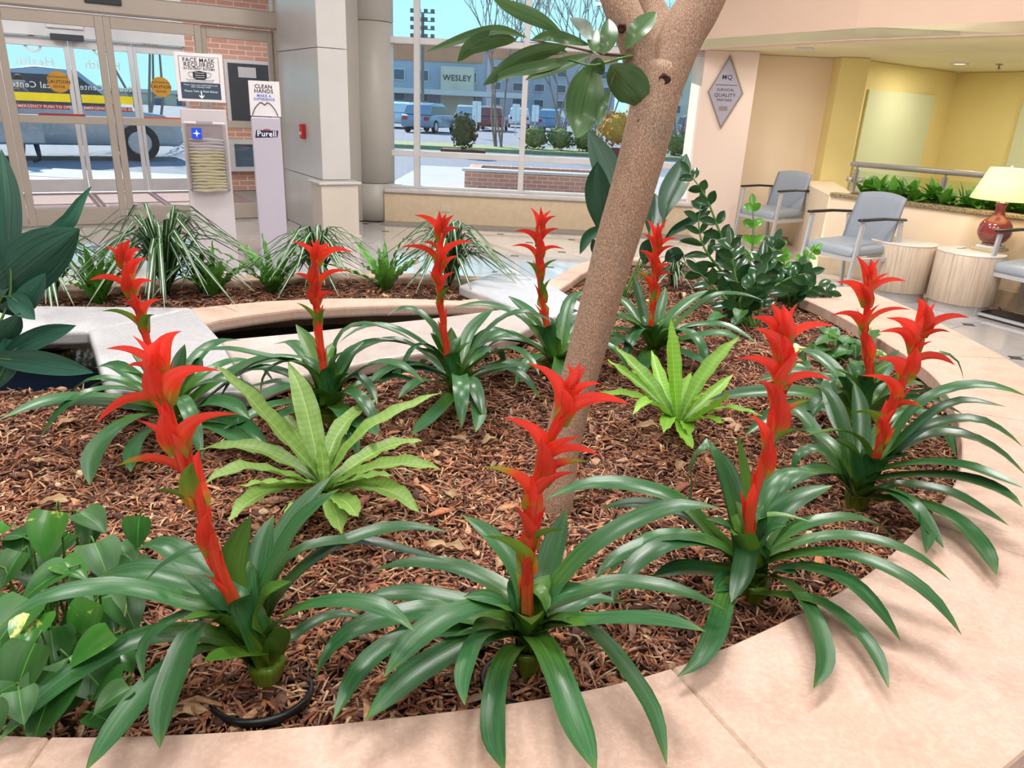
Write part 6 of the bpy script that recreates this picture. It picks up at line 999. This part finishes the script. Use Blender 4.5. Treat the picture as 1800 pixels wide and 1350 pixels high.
# cars
def car(label, c, head, m, s=1.0, pickup=False, group='cars parked outside'):
    """c: ground centre; head: heading angle"""
    t = empty('car', c, label, 'car', group); f = V3(math.cos(head), math.sin(head), 0); w = V3(-f[1], f[0], 0); c = V3(*c)
    g = lambda a, b, z: c+f*a*s+w*b*s+UP*z*s
    body = [(-2.2, .35), (-2.25, .75), (-2.1, .95), (-1.5, 1.0), (1.0, 1.0), (1.9, .9), (2.2, .72), (2.25, .4), (2.15, .3), (-2.1, .3)]; cab = [(-2.0, .98), (-1.75, 1.5), (-1.2, 1.62), (.1, 1.6), (.45, 1.48), (1.05, .99)] if not pickup else [(-1.0, .98), (-.85, 1.58), (-.2, 1.7), (.5, 1.65), (1.2, 1.0)]
    def ext(prof, hw, tp=0):
        n = len(prof); zc = max(z for _, z in prof); V = [g(a, sd*(hw-(tp*(z-prof[0][1])/(zc-prof[0][1]+1e-6) if tp else 0)), z) for sd in (-1, 1) for a, z in prof]; Fc = [tuple(range(n)), tuple(range(2*n-1, n-1, -1))]+[(i, n+i, n+(i+1) % n, (i+1) % n) for i in range(n)]; return orient((np.array(V), Fc))
    obj('body', bevel_vf(ext(body, .9), .05*s, 2), m, t, True); obj('cabin', bevel_vf(ext(cab, .84, .14), .04*s, 2), m, t, True)
    gl = [(a*.94+(-.03), z-.06 if z > 1.2 else z+.03) for a, z in cab]; obj('side_glass', ext([(a, z) for a, z in gl], .845, .135), 'car_glass', t)
    x_ = cab[-1]; y_ = cab[-2]; obj('windscreen', quad(g(x_[0]-.02, -.72, x_[1]+.06), g(x_[0]-.02, .72, x_[1]+.06), g(y_[0]+.03, .66, y_[1]-.03), g(y_[0]+.03, -.66, y_[1]-.03)), 'car_glass', t)
    for a in (-1.4, 1.4):
        for b in (-.86, .86):
            sg_ = 1 if b > 0 else -1; wh = obj('wheel', tube([g(a, b-sg_*.1, .36), g(a, b+sg_*.06, .36)], .36*s, 24), 'tyre', t); obj('rim', tube([g(a, b+sg_*.06, .36), g(a, b+sg_*.075, .36)], [.22*s, .2*s], 20), 'car_silver', wh)
    for b in (-.65, .65): obj('headlamp', box(g(2.2, b, .72), (.1*s, .35*s, .14*s), head, .02), 'headlight', t); obj('tail_lamp', box(g(-2.22, b, .78), (.08*s, .3*s, .2*s), head, .02), 'alarm_red', t)
    return t, g
for x, Y, h, m, lab in ((700, 52, 1.8, 'car_white', 'white car parked in the leftmost window pane'), (757, 46, 1.3, 'car_blue', 'blue car parked left of the dark pointed shrub'), (822, 62, 1.6, 'car_silver', 'silver car parked beyond the dark pointed shrub'), (866, 55, 1.5, 'car_red', 'dark red car parked behind the white post sign'), (912, 68, 1.6, 'car_white', 'white car parked far off behind the bare tree'), (972, 60, 1.4, 'car_blue', 'blue car parked behind the hanging leaf'), (1042, 66, 1.6, 'car_silver', 'silver car far off left of the golden shrub'), (1215, 55, 1.5, 'car_dark', 'dark car parked right of the indoor trunk')):
    q = aty(x, 210, Y); car(lab, (q[0], Y, -.1), h, M[m])
q = atz(188, 282, -.1); pc = q+V3(0, .9, 0)-dd*1.4; CAR, _ = car('grey-blue pickup pulled up outside the entrance', (pc[0], pc[1], -.1), DA, M['car_grey'], 1.15, True, None)
# person stepping out of the pickup
pp = atz(58, 286, -.1)-dn*.35; 
def person(base, face):
    f = V3(math.cos(face), math.sin(face), 0); w = V3(-f[1], f[0], 0); b = V3(*base); g = lambda a, s, z: tuple(b+f*a+w*s+UP*z)
    J = {'pel': g(0, 0, .95), 'sp': g(0, 0, 1.15), 'ch': g(.01, 0, 1.36), 'nk': g(.02, 0, 1.5), 'hd': g(.03, 0, 1.6), 'tp': g(.03, 0, 1.73)}; E = [('pel', 'sp'), ('sp', 'ch'), ('ch', 'nk'), ('nk', 'hd'), ('hd', 'tp')]; Rr = {'pel': .13, 'sp': .125, 'ch': .14, 'nk': .055, 'hd': .085, 'tp': .07}
    for sd, n in ((1, 'l'), (-1, 'r')):
        st = .14 if n == 'l' else -.1
        for k, p_, r_ in (('hip', g(0, .09*sd, .9), .09), ('kn', g(st*.6, .1*sd, .5), .062), ('an', g(st, .1*sd, .09), .042), ('toe', g(st+.17, .11*sd, .04), .035), ('sh', g(.0, .18*sd, 1.42), .065), ('el', g(-.03, .23*sd, 1.14), .045), ('wr', g(.1, .22*sd, .92), .032), ('hand', g(.14, .2*sd, .84), .03)): J[k+n] = p_; Rr[k+n] = r_
        E += [('pel', 'hip'+n), ('hip'+n, 'kn'+n), ('kn'+n, 'an'+n), ('an'+n, 'toe'+n), ('ch', 'sh'+n), ('sh'+n, 'el'+n), ('el'+n, 'wr'+n), ('wr'+n, 'hand'+n)]
        for fi in range(4): J['f%d%s' % (fi, n)] = g(.17-.01*fi, (.2-.018*(fi-1.5))*sd, .775+.006*abs(fi-1)); Rr['f%d%s' % (fi, n)] = .009; E.append(('hand'+n, 'f%d%s' % (fi, n)))
        J['th'+n] = g(.19, .17*sd, .83); Rr['th'+n] = .01; E.append(('hand'+n, 'th'+n))
    ks = list(J); me = bpy.data.meshes.new('person'); me.from_pydata([tuple(V3(*J[k])-b) for k in ks], [(ks.index(x), ks.index(y)) for x, y in E], []); o = bpy.data.objects.new('person', me); COL.objects.link(o); o.location = b; md = o.modifiers.new('skin', 'SKIN'); me.skin_vertices.new() if not me.skin_vertices else None
    for i, k in enumerate(ks): me.skin_vertices[0].data[i].radius = (Rr[k], Rr[k]*(.8 if k in ('pel', 'sp', 'ch') else 1)); me.skin_vertices[0].data[i].use_root = k == 'pel'
    o.modifiers.new('sub', 'SUBSURF').levels = 1; bpy.context.view_layer.update(); m2 = bpy.data.meshes.new_from_object(o.evaluated_get(bpy.context.evaluated_depsgraph_get())); o.modifiers.clear(); o.data = m2
    for n_ in ('jeans', 'jacket', 'skin', 'tyre'): m2.materials.append(M[n_])
    for p_ in m2.polygons:
        z = p_.center.z; r_ = math.hypot(p_.center.x, p_.center.y); p_.material_index = 3 if z < .09 else 0 if z < .98 and not (r_ > .17 and z > .7) else 1 if (z < 1.47 and z > .9) else 2; p_.use_smooth = True
    reg(o, b); hd = V3(*J['hd'])+UP*.045; obj('hair', ellipsoid(hd-f*.015+UP*.02, (.095, .095, .09), 14, 8), 'hair', o, True); obj('nose', ellipsoid(hd+f*.09-UP*.02, (.012, .012, .018), 8, 6), 'skin', o, True)
    return tag(o, 'person in dark blue trousers standing beside the pickup outside the doors', 'person')
person(pp, DA+2.6)
od = pp-dn*.28; obj('open_door', join(box(od+V3(0, 0, .78)-dd*.25, (1.05, .07, .72), DA, .03), beam(od+V3(0, 0, 1.14)-dd*.75, od+V3(0, 0, 1.62)-dd*.55, .06, .05), beam(od+V3(0, 0, 1.62)-dd*.55, od+V3(0, 0, 1.62)+dd*.1, .06, .05)), 'car_grey', CAR)
# far buildings
def building(label, x0, x1, Y, top, wallm, rows, cols, bandm=None, sign=None, zt=None):
    a, b = aty(x0, 180, Y)[0], aty(x1, 180, Y)[0]; H = aty((x0+x1)/2, top, Y)[2]; t = empty('building', ((a+b)/2, Y, -.1), label, 'building'); obj('wall', box0(a, b, Y, Y+8, -.1, H), wallm, t); obj('roof', box0(a-.3, b+.3, Y-.3, Y+8, H, H+.4), bandm or 'fac_trim', t)
    if bandm: obj('band', box0(a, b, Y-.15, Y, H-1.6, H-.1), bandm, t)
    for r_ in range(rows):
        for c_ in range(cols):
            xx = a+(b-a)*(c_+.5)/cols; zz = 1.6+(H-3.2)*(r_+.3)/rows; ww, hh = (b-a)/cols*.5, (H-3)/rows*.55; fr = obj('window', box0(xx-ww/2, xx+ww/2, Y-.12, Y, zz-hh/2, zz+hh/2), 'fac_trim', t); obj('window_pane', box0(xx-ww/2+.12, xx+ww/2-.12, Y-.16, Y-.12, zz-hh/2+.12, zz+hh/2-.12), 'fac_glass', fr)
    return t, a, b, H
t, a, b, H = building('blue-grey building with a rust roof band across the lot', 640, 848, 86, 78, 'fac_blue', 2, 5, 'fac_rust')
q0, q1 = aty(775, 116, 84), aty(822, 143, 84); obj('entry_block', box0(q0[0], q1[0]+.6, 84, 86, -.1, q0[2]), 'fac_tan', t); text('WESLEY', .8, ((q0[0]+q1[0])/2+.3, 83.95, q1[2]+.25), (1, 0, 0), 'ink', t, bold=.008); obj('entry_canopy', box0(q0[0]-6, q1[0]+6, 81, 86, 2.4, 2.9), 'fac_trim', t)
building('mauve building behind the bare trees across the lot', 852, 1080, 96, 82, 'fac_blue', 3, 6, 'fac_rust'); building('tan building in the narrow pane right of the trunk', 1120, 1300, 80, 112, 'fac_tan', 2, 4); building('pale building far beyond the pickup', -60, 130, 90, 150, 'fac_tan', 2, 6); building('pale low building beyond the entrance glass', 180, 420, 95, 165, 'fac_tan', 2, 6)
for x, Y, lab in ((838, 40, 'white post sign near the dark pointed shrub'), (907, 48, 'white post sign in front of the centre mullion'), (941, 50, 'white post sign right of the centre mullion')):
    q = aty(x, 200, Y); t = empty('post_sign', (q[0], Y, -.1), lab, 'sign', 'white post signs on the lot'); obj('post', tube([(q[0], Y, -.1), (q[0], Y, 1.6)], .04, 8), 'fac_trim', t); obj('board', box((q[0], Y, 1.2), (.45, .05, 1.0), 0, .03), 'decal_white', t)
q = aty(743, 45, 60); t = empty('stadium_light', (q[0], 60, -.1), 'tall stadium light pole on the skyline', 'light pole'); obj('pole', tube([(q[0], 60, -.1), (q[0], 60, q[2]+.8)], .12, 8), 'bark_grey', t)
for i in range(4):
    obj('crossbar', beam((q[0]-.9, 60, q[2]-.8+i*.55), (q[0]+.9, 60, q[2]-.8+i*.55), .06, .06), 'bark_grey', t)
    for k in range(4): obj('lamp_head', box((q[0]-.75+k*.5, 59.85, q[2]-.7+i*.55), (.28, .2, .28), 0, .03), 'car_dark', t)
